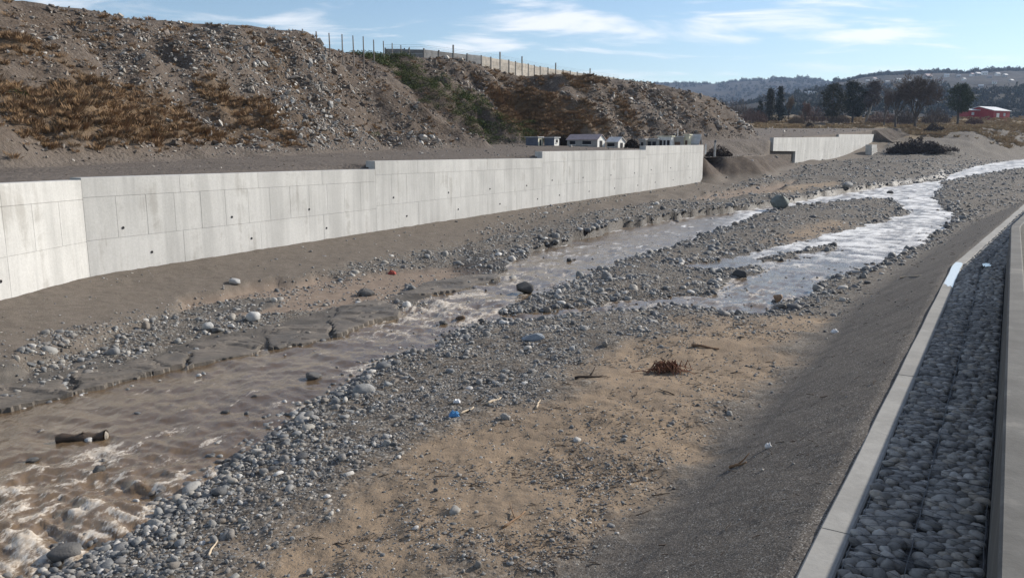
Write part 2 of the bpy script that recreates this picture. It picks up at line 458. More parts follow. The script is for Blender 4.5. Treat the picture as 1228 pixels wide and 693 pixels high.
# ------------------------------------------------------------------ ground material
def ground_mat():
    m = NT('river_ground')
    w = m.co('World')
    sand, bank, rock, mud = m.attr('mask')
    wet, apron, farf, grass = m.attr('mask_more')
    n_big = m.noise(w, .6, 5, .6); n_mid = m.noise(w, 4, 5, .6); n_fine = m.noise(w, 26, 4, .65)
    cell = m.n('TexVoronoi', {'Vector': w, 'Scale': 16.0, 'Randomness': 1.0})
    cell2 = m.n('TexVoronoi', {'Vector': w, 'Scale': 70.0})
    cellc = m.n('SeparateColor', {'Color': cell.outputs['Color']}).outputs[0]
    cellc2 = m.n('SeparateColor', {'Color': cell2.outputs['Color']}).outputs[1]
    gravel = m.ramp(cellc, [(0, (.055, .049, .043)), (.4, (.105, .095, .084)), (.75, (.16, .147, .13)), (1, (.28, .265, .24))])
    gravel = m.mix(m.rng(n_mid, .4, .65, 0, .6), gravel, (.125, .098, .072))
    sandc = m.mix(m.rng(n_big, .3, .7), (.268, .200, .136), (.21, .160, .113))
    sandc = m.mix(m.rng(n_fine, .5, .72, 0, .35), sandc, (.11, .085, .065))
    sandc = m.mix(m.rng(cellc2, .80, .86, 0, .55), sandc, (.14, .12, .10))
    bankc = m.ramp(cellc2, [(0, (.066, .057, .049)), (.55, (.118, .104, .091)), (.86, (.16, .145, .128)), (1, (.34, .325, .30))])
    bankc = m.mix(m.rng(n_mid, .35, .7, 0, .6), bankc, (.085, .074, .065))
    rockc = m.mix(m.rng(m.noise(m.co('World', (1, 1, 4), (0, 0, .9)), 1.4, 6, .65), .3, .7), (.072, .065, .057), (.135, .119, .102))
    mudc = m.mix(m.rng(n_mid, .3, .7), (.175, .135, .105), (.235, .185, .145))
    apc = m.mix(m.rng(n_mid, .3, .7), (.105, .088, .072), (.14, .118, .098))
    apc = m.mix(m.rng(cellc2, .85, .92, 0, .5), apc, (.25, .235, .21))
    grassc = m.mix(m.rng(n_mid, .35, .65), (.23, .165, .085), (.13, .10, .065))
    c = m.mix(sand, gravel, sandc)
    c = m.mix(mud, c, mudc); c = m.mix(apron, c, apc); c = m.mix(rock, c, rockc); c = m.mix(bank, c, bankc); c = m.mix(grass, c, grassc)
    c = m.mix(m.rng(farf, .05, .35), c, m.mix(m.rng(m.noise(m.co('World', (1, 1, .5)), 2.2, 6, .7), .3, .7), (.045, .034, .027), (.10, .078, .062)))
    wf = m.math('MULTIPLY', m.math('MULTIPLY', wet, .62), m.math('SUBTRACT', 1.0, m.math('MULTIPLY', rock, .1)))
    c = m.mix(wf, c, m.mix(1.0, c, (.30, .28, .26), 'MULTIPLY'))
    smooth = m.math('MAXIMUM', m.math('MAXIMUM', sand, mud), m.math('MAXIMUM', apron, m.math('MULTIPLY', rock, .9)))
    hb = m.math('MULTIPLY', m.math('SUBTRACT', 1.0, cell.outputs['Distance']), m.math('SUBTRACT', 1.0, m.math('MAXIMUM', smooth, bank)))
    hb = m.math('ADD', hb, m.math('MULTIPLY', m.math('MULTIPLY', m.math('SUBTRACT', 1.0, cell2.outputs['Distance']), bank), .15))
    hh = m.math('ADD', hb, m.math('MULTIPLY', n_fine, .7))
    nrm = m.bump(hh, .7, .035)
    rgh = m.math('SUBTRACT', .94, m.math('MULTIPLY', m.math('MAXIMUM', m.math('MULTIPLY', wf, .6), m.math('MULTIPLY', rock, .35)), .8))
    return m.out(c, rgh, nrm, .18)

# fan of ground out to the horizon, rows closer together near the camera
rows = [3.2]
while rows[-1] < 9000:
    r = rows[-1]
    rows.append(r + (min(r * r / 3300.0, .0105 * r) if r < 330 else .06 * r))
R = np.array(rows)
AZ = np.radians(np.linspace(-54, 58, 610))
gx = R[:, None] * np.sin(AZ)[None, :]; gy = R[:, None] * np.cos(AZ)[None, :]
nr, nc = gx.shape
near = R < 340
gz = np.zeros_like(gx)
zz_, W = bed(gx[near].ravel(), gy[near].ravel())
nn = int(near.sum())
gz[:nn] = zz_.reshape(nn, nc)
gz[nn:] = gz[nn - 1][None, :] + (R[nn:, None] - R[nn - 1]) * .004
def full(a):
    o = np.zeros((nr, nc)); o[:nn] = a.reshape(nn, nc); o[nn:] = o[nn - 1]; return o.ravel()
gme = npmesh('ground', np.stack([gx, gy, gz], -1).reshape(-1, 3), grid_faces(nr, nc))
gfar = ss(gy + .15 * gx - 50 * ss(gx / gy, .49, .55), 165, 215).ravel() * (.35 + .65 * ss(fbm(gx * .05, gy * .2, 4, 31), -.3, .3)).ravel()
color_attr(gme, 'mask', np.stack([full(W['sand']), full(W['bank']), full(W['rock']), full(W['mud'])], -1))
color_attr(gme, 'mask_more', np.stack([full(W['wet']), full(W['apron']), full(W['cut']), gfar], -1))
GROUND = ground_mat()
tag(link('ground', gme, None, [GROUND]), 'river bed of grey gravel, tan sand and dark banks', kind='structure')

# ------------------------------------------------------------------ river water
RAPIDS = [(90, 605, 1.5, .85), (160, 592, 1.4, .85), (60, 640, 2.0, 1.0), (150, 640, 1.5, .9), (230, 575, 1.1, .55), (20, 585, 1.5, .6), (0, 620, 2.2, .9), (-120, 650, 2.5, .8), (200, 540, 1.5, .2), (110, 545, 1.5, .25),
          (490, 373, 2.6, 1.0), (530, 368, 2.6, 1.0), (450, 392, 2.5, .6), (560, 358, 2.5, .6), (600, 345, 3.0, .6), (600, 375, 2.0, .8), (640, 336, 3.0, .45), (660, 320, 4, .35),
          (720, 300, 5, .42), (790, 280, 6, .38), (640, 326, 3.5, .6), (690, 306, 4, .5), (850, 266, 7, .4), (470, 400, 2.5, .35), (400, 425, 3, .18), (880, 345, 4, .5), (920, 360, 3.5, .6), (860, 365, 3, .6), (960, 335, 4, .35), (1000, 305, 8, .25),
          (1080, 270, 9, .3), (1100, 245, 10, .35), (1050, 232, 12, .3), (1150, 215, 14, .55), (1190, 200, 16, .6), (1170, 208, 14, .5), (900, 305, 5, .3), (690, 368, 2.5, .5), (770, 360, 3, .5)]
def water_fields(x, y, dw):
    rap = np.zeros_like(x)
    for px, py, rad, amp in RAPIDS:
        P = at(px, py)
        rap = np.maximum(rap, amp * np.exp(-((x - P[0]) ** 2 + (y - P[1]) ** 2) / (rad * rad)))
    # across-stream coordinate: the river runs roughly along (0.55, 0.83) away from the camera
    s = x * .55 + y * .83; t = x * .83 - y * .55
    t = t + fbm(x * .25, y * .25, 2, 44) * 1.2
    wa = fbm(s * .75, t * .38, 3, 40); wb = fbm(s * 2.4, t * 1.3, 4, 41); wc = fbm(s * 7, t * 4.0, 3, 42)
    rg = 1 - np.abs(fbm(s * 2.1, t * 1.1, 3, 43)) * 1.7
    wd = fbm(s * 15, t * 9, 3, 49)
    amp = 1.7 + .9 * ss(np.hypot(x, y), 18, 45)
    h = amp * (.022 * wb + .010 * wc) + .0 * wc + .022 * wa + .004 * wd + rap * (.075 * rg + .060 * wb + .045 * wc + .012 * wd - .03)
    lines = 1 - np.abs(fbm(s * .9, t * 2.6, 4, 46)) * 2.2
    st_ = fbm(s * 3.0 + 2 * wb, t * 9.0, 4, 52)
    foam = ss(rap * (.40 + .50 * rg + .5 * wb + .35 * wc + .95 * st_), .46, 1.10)
    foam = np.maximum(foam, ss(rap, .12, .5) * ss(lines + .4 * wc + .3 * wd, .60, 1.1) * .75)
    far_glare = ss(np.hypot(x, y), 22, 45) * ss(x - .25 * y, -1.5, 3.0)
    foam = np.maximum(foam, far_glare * (.58 + .6 * wb + .45 * wc + .25 * wa))  # sky glare on the far channel, painted in through the foam weight
    edge = ss(-dw, -.05, .05) * (1 - ss(-dw, .10, .38))
    foam = np.maximum(foam, edge * ss(fbm(x * .8, y * .8, 3, 47) + .3 * wc, -.05, .4) * .8)
    ledge_line = np.zeros_like(x)
    for a_, b_ in (((50, 474), (75, 470)), ((205, 441), (262, 428)), ((268, 427), (330, 416)), ((380, 405), (474, 380)), ((420, 444), (462, 430))):
        ledge_line = np.maximum(ledge_line, np.exp(-seg_dist(x, y, at(*a_), at(*b_)) / .14 ** 2))
    foam = np.maximum(foam, ledge_line * (.75 + .5 * wc))
    foam = np.maximum(foam, .55 * ss(fbm(s * 1.1 + 5, t * 3.0, 5, 51) + .25 * wc, .46, .66))
    foam = np.maximum(foam, .8 * ss(fbm(s * .6, t * 1.6, 5, 48), .34, .6) * ss(rap, .04, .2))
    return h, np.clip(foam, 0, 1), rap
dwf = W['dw']
wmask = (dwf < .55).reshape(nn, nc)
F = grid_faces(nn, nc)
keep = wmask.ravel()[F].any(1)
F = F[keep]
used = np.unique(F); remap = np.full(nn * nc, -1); remap[used] = np.arange(len(used)); F = remap[F]
wx, wy = gx[:nn].ravel()[used], gy[:nn].ravel()[used]
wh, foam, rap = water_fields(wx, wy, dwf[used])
damp = ss(-dwf[used], -.3, .35)
wme = npmesh('river_water', np.stack([wx, wy, zbase(wy) + wh * (.15 + .85 * damp)], -1), F)
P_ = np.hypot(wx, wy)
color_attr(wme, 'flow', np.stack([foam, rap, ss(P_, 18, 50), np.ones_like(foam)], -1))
def water_mat():
    m = NT('muddy_water')
    foam, rap, far, _ = m.attr('flow')
    w = m.co('World', (1, 1, 1), (0, 0, .58))
    ws = m.co('World', (1.0, .45, 1), (0, 0, .58))
    big = m.noise(ws, .5, 4, .6); rip = m.noise(ws, 5.5, 5, .62, .4); fine = m.noise(w, 18, 3, .6)
    body = m.mix(m.rng(big, .3, .7), (.094, .063, .038), (.126, .089, .056))
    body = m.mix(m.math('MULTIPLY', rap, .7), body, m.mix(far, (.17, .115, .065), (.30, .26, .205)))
    fr = m.noise(ws, 15, 5, .7)
    fr2 = m.noise(ws, 38, 4, .7)
    ff = m.rng(m.math('ADD', foam, m.math('ADD', m.math('MULTIPLY', m.math('SUBTRACT', fr, .5), 1.1), m.math('MULTIPLY', m.math('SUBTRACT', fr2, .5), 1.5))), .22, .95)
    ff = m.math('MULTIPLY', ff, m.rng(foam, .02, .2, 0, .8))
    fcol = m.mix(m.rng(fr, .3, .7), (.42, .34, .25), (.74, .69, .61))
    fcol = m.mix(m.rng(far, .35, .8), fcol, (.80, .81, .81))  # whiter with distance: sky glare put into the foam colour
    c = m.mix(ff, body, fcol)
    rg = m.math('ADD', m.math('ADD', .06, m.math('MULTIPLY', far, .22)), m.math('MULTIPLY', ff, .5))
    nrm = m.bump(m.math('ADD', rip, m.math('MULTIPLY', fine, .08)), .55, .045)
    m.b.inputs['IOR'].default_value = 1.333
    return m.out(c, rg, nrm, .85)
tag(link('river_water', wme, None, [water_mat()]), 'shallow brown river water with pale riffle foam and far glare in its colour', kind='structure')

# ------------------------------------------------------------------ concrete flood walls
CONC = concrete('formed_concrete')
CONC_PANEL = concrete('formed_concrete_panel', (.52, .515, .495), .035, .28)
DARK = simple('dark_hollow', (.02, .019, .018), .9)
PIPE = simple('weep_pipe_plastic', (.03, .03, .032), .5)
SEG_TOPS = []
def wall(name, label, segs, thick, bottoms=None):
    root = empty(name, (0, 0, 0), label, 'wall')
    p0 = at(*segs[0][0][0], 1.0); root.location = (p0[0], p0[1], float(zbase(p0[1])))
    off = Vector(root.location)
    r = random.Random(4)
    for si, ((b0, t0), (b1, t1)) in enumerate(segs):
        A, B = at(*b0, 1.0), at(*b1, 1.0)
        za, zb_ = ztop(A, t0), ztop(B, t1)
        L = np.linalg.norm(B - A); d = (B - A) / L; n = np.array((-d[1], d[0]))     # n points behind the wall
        fa, fb = float(zbase(A[1])) + .55, float(zbase(B[1])) + .55
        if bottoms and bottoms[si] is not None:
            fa, fb = ztop(A, bottoms[si][0]), ztop(B, bottoms[si][1])
        SEG_TOPS.append((A, B, za, zb_))
        def P(u, w, z): q = A + d * u + n * w; return Vector((q[0], q[1], z)) - off
        zt = lambda u: za + (zb_ - za) * u / L
        zf = lambda u: fa + (fb - fa) * u / L
        m = MB(); g = .006
        core = [P(g, .014, zf(0)), P(L - g, .014, zf(L)), P(L - g, thick, zf(L)), P(g, thick, zf(0)),
                P(g, .014, zt(0)), P(L - g, .014, zt(L)), P(L - g, thick, zt(L)), P(g, thick, zt(0))]
        m.hexa(core)
        seg = m.build('wall_segment', CONC, root)
        f1, f2 = (.64, .20) if not (bottoms and bottoms[si] is not None) else (.5, .5)
        tiers = [(0.0, 1 - f1, 3.6), (1 - f1, 1 - f2, 1.15), (1 - f2, 1.0, 3.6)]
        if f1 == f2: tiers = [(0, .5, 2.3), (.5, 1, 2.3)]
        visf = lambda u: zf(u) + (.45 if not (bottoms and bottoms[si] is not None) else 0)
        for ti, (q0, q1, w) in enumerate(tiers):
            nP = max(1, round(L / w)); cuts = [L * k / nP for k in range(nP + 1)]
            jog = r.uniform(-.02, .02)
            for k in range(nP):
                u0, u1 = cuts[k] + .0025, cuts[k + 1] - .0025
                pr = r.uniform(0, .004)
                def hz(u, q): return visf(u) + (zt(u) - visf(u)) * q
                lo0 = hz(u0, q0) + .004 if ti else zf(u0); lo1 = hz(u1, q0) + .004 if ti else zf(u1)
                e = .004 if q1 < 1 else .005
                hi0, hi1 = hz(u0, q1) - e, hz(u1, q1) - e
                y0 = -pr; v = []
                # front face with a small chamfer so the joints read as grooves
                c = .004
                outer = [(u0, lo0), (u1, lo1), (u1, hi1), (u0, hi0)]
                inner = [(u0 + c, lo0 + c), (u1 - c, lo1 + c), (u1 - c, hi1 - c), (u0 + c, hi0 - c)]
                v = [P(a, .014, z) for a, z in outer] + [P(a, y0 + .008, z) for a, z in outer] + [P(a, y0, z) for a, z in inner]
                fcs = [(11, 10, 9, 8)]
                for a in range(4):
                    b = (a + 1) % 4
                    fcs += [(a, b, 4 + b, 4 + a), (4 + a, 4 + b, 8 + b, 8 + a)]
                pm = MB(); pm.add(v, [f[::-1] for f in fcs])
                pm.build('panel', CONC_PANEL, seg)
        # weep holes: short pipes set in the face
        if not bottoms or bottoms[si] is None:
            for row, z_, st in ((0, .46, 4.4), (1, .16, 4.4)):
                k = 0
                u = 1.3 + row * 1.0
                while u < L - .5:
                    zc = visf(u) + (zt(u) - visf(u)) * z_
                    wm = MB()
                    ring = []
                    c0 = P(u, 0, zc)
                    dd = Vector((d[0], d[1], 0)); nv = Vector((n[0], n[1], 0))
                    N = 10; vv = []
                    for rad, w_ in ((.045, .006), (.045, -.02), (.035, -.02), (.035, -.006)):
                        vv += [c0 + dd * (math.cos(6.2832 * q / N) * rad) + Vector((0, 0, math.sin(6.2832 * q / N) * rad)) + nv * w_ for q in range(N)]
                    ff = []
                    for j in range(3):
                        for q in range(N): ff.append((j * N + q, j * N + (q + 1) % N, (j + 1) * N + (q + 1) % N, (j + 1) * N + q))
                    ff.append(tuple(range(3 * N, 4 * N)))
                    wm.add(vv, ff)
                    wm.build('weep_hole', PIPE, seg)
                    u += st + r.uniform(-.25, .25)
    return root
wall('retaining_wall', 'long pale concrete flood wall stepping up along the far river bank', WALL1, .55)
wall('retaining_wall.001', 'shorter distant concrete wall with its end hanging over a dug pit', WALL2, .55, [(181.3, 181.6), None, None])

# ------------------------------------------------------------------ terrace and rubble hillside behind the walls
AV = P1[-1] - P1[0]; AV /= np.linalg.norm(AV); N0 = np.array((-AV[1], AV[0]))
def terr_px(px, py):
    """plan point on the terrace surface seen at a pixel"""
    d = ray(px, py); lo, hi = 15.0, 400.0
    for _ in range(50):
        mid = (lo + hi) / 2
        if EYE + d[2] / d[1] * mid > float(zter0(mid)): lo = mid
        else: hi = mid
    return np.array((d[0] / d[1] * lo, lo))
FRONT = np.vstack([P1, np.array(GAP), P2, P2[-1] + np.array((5, 6)), P2[-1] + np.array((16, 22)), P2[-1] + np.array((30, 46))])
TOE = [terr_px(-260, 212), terr_px(-60, 206), terr_px(20, 202), terr_px(180, 194), terr_px(330, 187.5), terr_px(460, 182), terr_px(560, 179), terr_px(592, 178)]
nt = TOE[-1]
TOE += [nt + np.array((-4.5, 7)), nt + np.array((-2.5, 13)), np.array((3, 91)), np.array((10, 95)), np.array((22, 104)), np.array((34, 114)), np.array((39, 128)), np.array((40, 152)), np.array((20, 260)), np.array((-120, 300)), np.array((-160, 40))]
TOE = np.array(TOE)
def hill(x, y):
    n1 = fbm(x * .10, y * .10, 4, 21); n2 = fbm(x * .45, y * .45, 4, 22); n3 = fbm(x * 1.6, y * 1.6, 3, 23)
    d = -sdf(x, y, TOE) + n1 * 1.6 + n2 * .6
    # gullies run down the slope: noise stretched across the contour
    slope = .66 + .10 * n1
    cap = 15.2 + np.interp(x, [-60, -30, -15, -7, 1, 20, 30, 45], [-1.1, -.8, -.2, -.1, -1.5, -1.5, -3.0, -5.2])
    zt = zter0(y)
    up = np.maximum(d, 0) * slope
    up = np.where(d < 1.5, up * ss(d, -.8, 1.5), up)
    top = cap - zt
    k = 1.4
    a = np.clip(.5 + .5 * (top - up) / k, 0, 1)
    hgt = up * a + top * (1 - a) - k * .5 * a * (1 - a)
    on = ss(d, 0, 2.5) * (1 - ss(up - top, -1.0, 2.5)); rl = 1 - .75 * ss(up / np.maximum(top, .1), .55, .95)
    hgt = hgt + on * rl * (.45 * n2 + .28 * n3 + .9 * n1)
    return np.where(d > -.8, hgt, 0), d, on, up / np.maximum(top, .1)
def terrace(x, y, w=None):
    h, d, on, rel = hill(x, y)
    n2 = fbm(x * .4, y * .4, 4, 25); n3 = fbm(x * 2.2, y * 2.2, 3, 26)
    z = zter0(y) + .05 * n2 + .02 * n3 + h
    kd_ = 1 - ss(d, -5.0, -.5); z = z * (1 - kd_) + gap_dip(x, y, z) * kd_
    return z, d, on, rel
seglen = np.r_[0, np.cumsum(np.linalg.norm(np.diff(FRONT, axis=0), axis=1))]
U = np.r_[np.arange(0, seglen[10], .42), np.arange(seglen[10], seglen[-1], .8)]
fx = np.interp(U, seglen, FRONT[:, 0]); fy = np.interp(U, seglen, FRONT[:, 1])
lbl = np.zeros(len(U))                       # 1 where no wall stands in front

lbl = np.where(U >= seglen[13] + .3, 1, lbl)
Wr = np.r_[np.linspace(-1, 0, 14)[:-1], np.arange(0, 6, .4), np.arange(6, 48, .42), np.arange(48, 120, 3.0)]
X = np.zeros((len(Wr), len(U))); Y = np.zeros_like(X); Zt = np.zeros_like(X)
topz = np.full(len(U), 0.0)
fz = []
for (A, B, za, zb_) in SEG_TOPS: fz.append((A, B, za, zb_))
ufz = [seglen[0], seglen[1] - .01, seglen[1], seglen[2] - .01, seglen[2], seglen[3] - .01, seglen[3], seglen[4] - .01, seglen[4], seglen[5]]
vfz = [v for s_ in SEG_TOPS[:5] for v in (s_[2], s_[3])]
wtop = np.interp(U, ufz, vfz)
for j, w in enumerate(Wr):
    if w >= 0:
        X[j] = fx + N0[0] * (w + .40 * (1 - lbl)); Y[j] = fy + N0[1] * (w + .40 * (1 - lbl))
        z, d_, on_, rel_ = terrace(X[j], Y[j])
        k = (1 - ss(w, .3, 2.6)) * (1 - lbl) * (U < seglen[5])
        z = z * (1 - k) + np.minimum(z, wtop - .06) * k
        Zt[j] = z
# skirt: the cut earth bank where there is no wall, a hidden vertical drop behind the walls
j0 = int(np.where(Wr >= 0)[0][0])
nx_, ny_ = -N0[0], -N0[1]
for j in range(j0):
    t = -Wr[j]                                   # 1 at the toe, 0 at the crest
    reach = 3.4 + 1.6 * fbm(U * .25, U * 0, 3, 61)
    bx = fx + nx_ * (reach * t ** 1.3 * lbl) + N0[0] * .40 * (1 - lbl); by = fy + ny_ * (reach * t ** 1.3 * lbl) + N0[1] * .40 * (1 - lbl)
    rough = (.9 * fbm(U * .5, t * .8 + U * 0, 4, 62) + .4 * fbm(U * 2.2, t * 2.5 + U * 0, 3, 63)) * np.sin(np.pi * t) * lbl
    X[j] = bx - nx_ * rough; Y[j] = by - ny_ * rough
    zb2, _ = bed(X[j], Y[j])
    zlow = np.where(lbl > .5, zb2 - .12, zbase(Y[j]) + .3)
    prof = np.where(t < .72, t * 1.12, .806 + (t - .72) / .28 * .194)
    Zt[j] = Zt[j0] * (1 - prof) + zlow * prof
Dt, On, Rel = [np.zeros_like(X) for _ in range(3)]
for j in range(j0, len(Wr)):
    _, Dt[j], On[j], Rel[j] = terrace(X[j], Y[j])
Dt[:j0] = -9
cut = np.zeros_like(X); cut[:j0 + 1] = lbl[None, :]
# plants and stone cover on the slope, as weights
def hit_terr(px, py):
    d = ray(px, py); Ds = np.linspace(24, 175, 700); xs_ = Ds * d[0] / d[1]
    z = terrace(xs_, Ds)[0]; k = np.nonzero((EYE + Ds * d[2] / d[1] <= z) & (Ds > 40))[0]
    D_ = Ds[k[0]] if len(k) else 120.0
    return np.array((D_ * d[0] / d[1], D_))
def slope_cover(x, y, on, rel, d):
    big = fbm(x * .07 + 2, y * .11, 4, 71); mid = fbm(x * .35, y * .35, 4, 72)
    grassw = np.zeros_like(x)
    for px, py, D, rad, amp in ((120, 140, 46, 8.0, .95), (190, 150, 48, 6.5, .8), (70, 160, 42, 6, .7), (290, 145, 54, 5.0, 1.0), (330, 160, 55, 4, .9), (150, 100, 50, 7, .55), (300, 65, 62, 6, .6), (60, 105, 46, 7, .5), (230, 75, 56, 8, .4),
                                (640, 130, 104, 7, 1.0), (655, 155, 98, 7, 1.0), (630, 110, 108, 8, .8), (700, 150, 101, 6, .8), (690, 95, 116, 9, .75), (600, 95, 110, 8, .6), (760, 150, 108, 9, .6), (420, 60, 74, 5, .5)):
        P = hit_terr(px, py)
        grassw = np.maximum(grassw, amp * np.exp(-((x - P[0]) ** 2 + (y - P[1]) ** 2) / (rad * rad)))
    grassw = ss(grassw + .55 * mid + .25 * big, .35, .95) * on
    return grassw
Gr = slope_cover(X, Y, On, Rel, Dt)
grit = fbm(X * .3, Y * .3, 4, 75)
ter = npmesh('terrace', np.stack([X, Y, Zt], -1).reshape(-1, 3), grid_faces(len(Wr), len(U)))
color_attr(ter, 'cover', np.stack([On, Gr, cut, ss(Rel, .8, 1.1)], -1).reshape(-1, 4))
def terrace_mat():
    m = NT('rubble_slope')
    on, gr, cutb, top = m.attr('cover')
    w = m.co('World'); ws = m.co('World', (1, 1, .5))
    n_big = m.noise(w, .16, 6, .62); n_mid = m.noise(w, 1.1, 6, .65); n_f = m.noise(w, 7, 5, .65)
    cell = m.n('TexVoronoi', {'Vector': w, 'Scale': 4.2}); cc = m.n('SeparateColor', {'Color': cell.outputs['Color']}).outputs[0]
    track = m.mix(m.rng(n_mid, .3, .7), (.108, .090, .076), (.15, .127, .108))
    track = m.mix(m.rng(n_f, .5, .75, 0, .5), track, (.10, .085, .072))
    soil = m.mix(m.rng(n_mid, .3, .7), (.056, .040, .029), (.10, .074, .055))
    soil = m.mix(m.rng(n_big, .4, .62), soil, (.115, .092, .075))
    rub = m.ramp(cc, [(0, (.060, .049, .040)), (.5, (.115, .095, .078)), (1, (.22, .195, .168))])
    c = m.mix(m.rng(n_f, .42, .62, 0, .55), soil, rub)
    c = m.mix(m.math('MULTIPLY', gr, .75), c, m.mix(m.rng(n_f, .3, .7), (.12, .08, .045), (.19, .13, .075)))
    c = m.mix(on, track, c)
    c = m.mix(cutb, c, m.mix(m.rng(m.noise(ws, 2.2, 6, .7), .3, .7), (.042, .033, .027), (.095, .074, .059)))
    h = m.math('ADD', n_f, m.math('MULTIPLY', m.math('SUBTRACT', 1, cell.outputs['Distance']), .6))
    return m.out(c, .95, m.bump(h, .8, .12), .2)
tag(link('terrace', ter, None, [terrace_mat()]), 'gravel terrace climbing into a steep rubble hillside', kind='structure')

# ------------------------------------------------------------------ right-hand river wall, platform, gabion mattress and kerb
def offset_line(line, off):
    out = []
    for i in range(len(line)):
        a = line[max(i - 1, 0)]; b = line[min(i + 1, len(line) - 1)]
        d = (b - a) / np.linalg.norm(b - a); n = np.array((d[1], -d[0]))      # to the right
        out.append(line[i] + n * off)
    return np.array(out)
KW, GWID = .33, 1.02
# measure the real widths from the photo
kr = atz(1100, 450.7, ZK0); gr_ = atz(1205.6, 442, ZK0)
nrm = np.array((kd[1], -kd[0]))
KW = float((kr - KERB_L[0]) @ nrm); 
ln = KERB_LINE
kcum = np.r_[0, np.cumsum(np.linalg.norm(np.diff(ln, axis=0), axis=1))]
def on_kerb(s, off, z=0.0):
    i = min(int(np.searchsorted(kcum, s, 'right')) - 1, len(ln) - 2); i = max(i, 0)
    t = (s - kcum[i]) / (kcum[i + 1] - kcum[i]); p = ln[i] + (ln[i + 1] - ln[i]) * t
    d0 = (ln[i + 1] - ln[i]); d0 = d0 / np.linalg.norm(d0)
    j = i + 1 if t > .5 else i - 1
    j = min(max(j, 0), len(ln) - 2)
    d1 = ln[j + 1] - ln[j]; d1 = d1 / np.linalg.norm(d1)
    wgt = .5 * max(0, 1 - min(s - kcum[i], kcum[i + 1] - s) / 1.2)
    d = d0 * (1 - wgt) + d1 * wgt; d /= np.linalg.norm(d)
    q = p + np.array((d[1], -d[0])) * off
    return Vector((q[0], q[1], float(zk(p[1])) + z)), Vector((d[0], d[1], 0))
GABW = float((gr_ - KERB_L[0]) @ nrm) - KW
print('kerb width', KW, 'gabion width', GABW, 'kerb', KERB_LINE.tolist())
print('P1', P1.tolist(), 'P2', P2.tolist(), 'TOE', TOE.tolist())

# ------------------------------------------------------------------ kerb sections, mattress bed, right wall, platform
cam_off = float((np.array((0, 0)) - KERB_L[0]) @ nrm)
WTOP = 1.16
edge_k = KW + GABW
wall_off = cam_off - (cam_off - edge_k) * ((EYE - ZK0 - WTOP) / (EYE - ZK0))
S_A = 8.0
s_kink = float(kcum[1])
KERB_MAT = concrete('kerb_concrete', (.29, .285, .27), .08, .25)
kerb = empty('concrete_kerb', on_kerb(s_kink, 0)[0], 'light grey concrete kerb between the stone mattress and the dark bank', 'kerb')
joints = [S_A]
jt = float(np.linalg.norm(atz(983.8, 632, ZK0) - ln[0])); j2 = float(np.linalg.norm(atz(1074.6, 448.6, ZK0) - ln[0]))
step = (j2 - jt)
joints = [jt - step, jt, j2, s_kink - 1.4, s_kink] + [s_kink + step * k for k in range(1, 12)]
joints = sorted(set(joints))
korg = Vector(kerb.location)
for a, b in zip(joints[:-1], joints[1:]):
    n = max(2, int((b - a) / .5)); m = MB(); rg_ = []
    dz = random.uniform(-.006, .006)
    for k in range(n + 1):
        s = a + .006 + (b - a - .012) * k / n; c = .015
        wj = .004 * math.sin(s * 1.7)
        rg_.append([on_kerb(s, o + wj, z)[0] - korg + Vector((0, 0, dz)) for o, z in ((0, -.55), (0, -c), (c, 0), (KW - c, 0), (KW, -c), (KW, -.55))])
    v = [q for r_ in rg_ for q in r_]; f = []
    for k in range(n):
        for q in range(5): f.append((k * 6 + q, k * 6 + q + 1, (k + 1) * 6 + q + 1, (k + 1) * 6 + q))
    f.append((5, 4, 3, 2, 1, 0)); e = n * 6; f.append((e, e + 1, e + 2, e + 3, e + 4, e + 5))
    m.add(v, [q[::-1] for q in f]); m.build('kerb_section', KERB_MAT, kerb)

def strip(name, mat, s0, s1, prof, ds=.8, parent=None):
    ss_ = np.arange(s0, s1, ds); V = []
    for s in ss_: V += [tuple(on_kerb(s, o, z)[0]) for o, z in prof]
    k = len(prof)
    return link(name, npmesh(name, V, grid_faces(len(ss_), k)[:, ::-1], False), parent, [mat])
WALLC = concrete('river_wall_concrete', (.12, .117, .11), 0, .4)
S_END = 95.0
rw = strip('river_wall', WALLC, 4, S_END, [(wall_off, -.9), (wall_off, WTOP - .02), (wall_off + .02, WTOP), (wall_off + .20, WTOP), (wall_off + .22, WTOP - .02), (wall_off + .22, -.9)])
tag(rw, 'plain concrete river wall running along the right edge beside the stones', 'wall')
pf = strip('path', simple('path_gravel', (.10, .094, .085), .95, .3, 3.0, .4), 2, S_END, [(wall_off + .22, WTOP - .22), (wall_off + 2, WTOP - .06), (wall_off + 14, WTOP - .05), (wall_off + 60, WTOP)], 1.2)
tag(pf, 'trodden gravel path behind the river wall', kind='structure')

# thin film of water lying on the kerb where a drain crosses it
def film_mat():
    m = NT('water_film'); w = m.co('World')
    n = m.noise(w, 12, 3, .6)
    m.b.inputs['IOR'].default_value = 1.34
    return m.out((.62, .63, .63), .12, m.bump(n, .12, .01), .9)  # pale base colour carries the sky's reflection on the film
FILM = film_mat()
def film(name, label, pts, z):
    m = MB()
    c = Vector((0, 0, 0)); P = [on_kerb(s, o, z)[0] for s, o in pts]
    for q in P: c += q / len(P)
    vs_ = [q - c for q in P] + [q - c - Vector((0, 0, .003)) for q in P]; n = len(P)
    m.add(vs_, [tuple(range(n))] + [(k, k + n, (k + 1) % n + n, (k + 1) % n) for k in range(n)])
    o = m.build(name, FILM); o.location = c
    return tag(o, label, 'puddle')
r = random.Random(3)
sA = s_kink - 4.2; sB = s_kink + .45
side = lambda o, s0, s1, n: [(s0 + (s1 - s0) * k / n, o + r.uniform(-.012, .012)) for k in range(n + 1)]
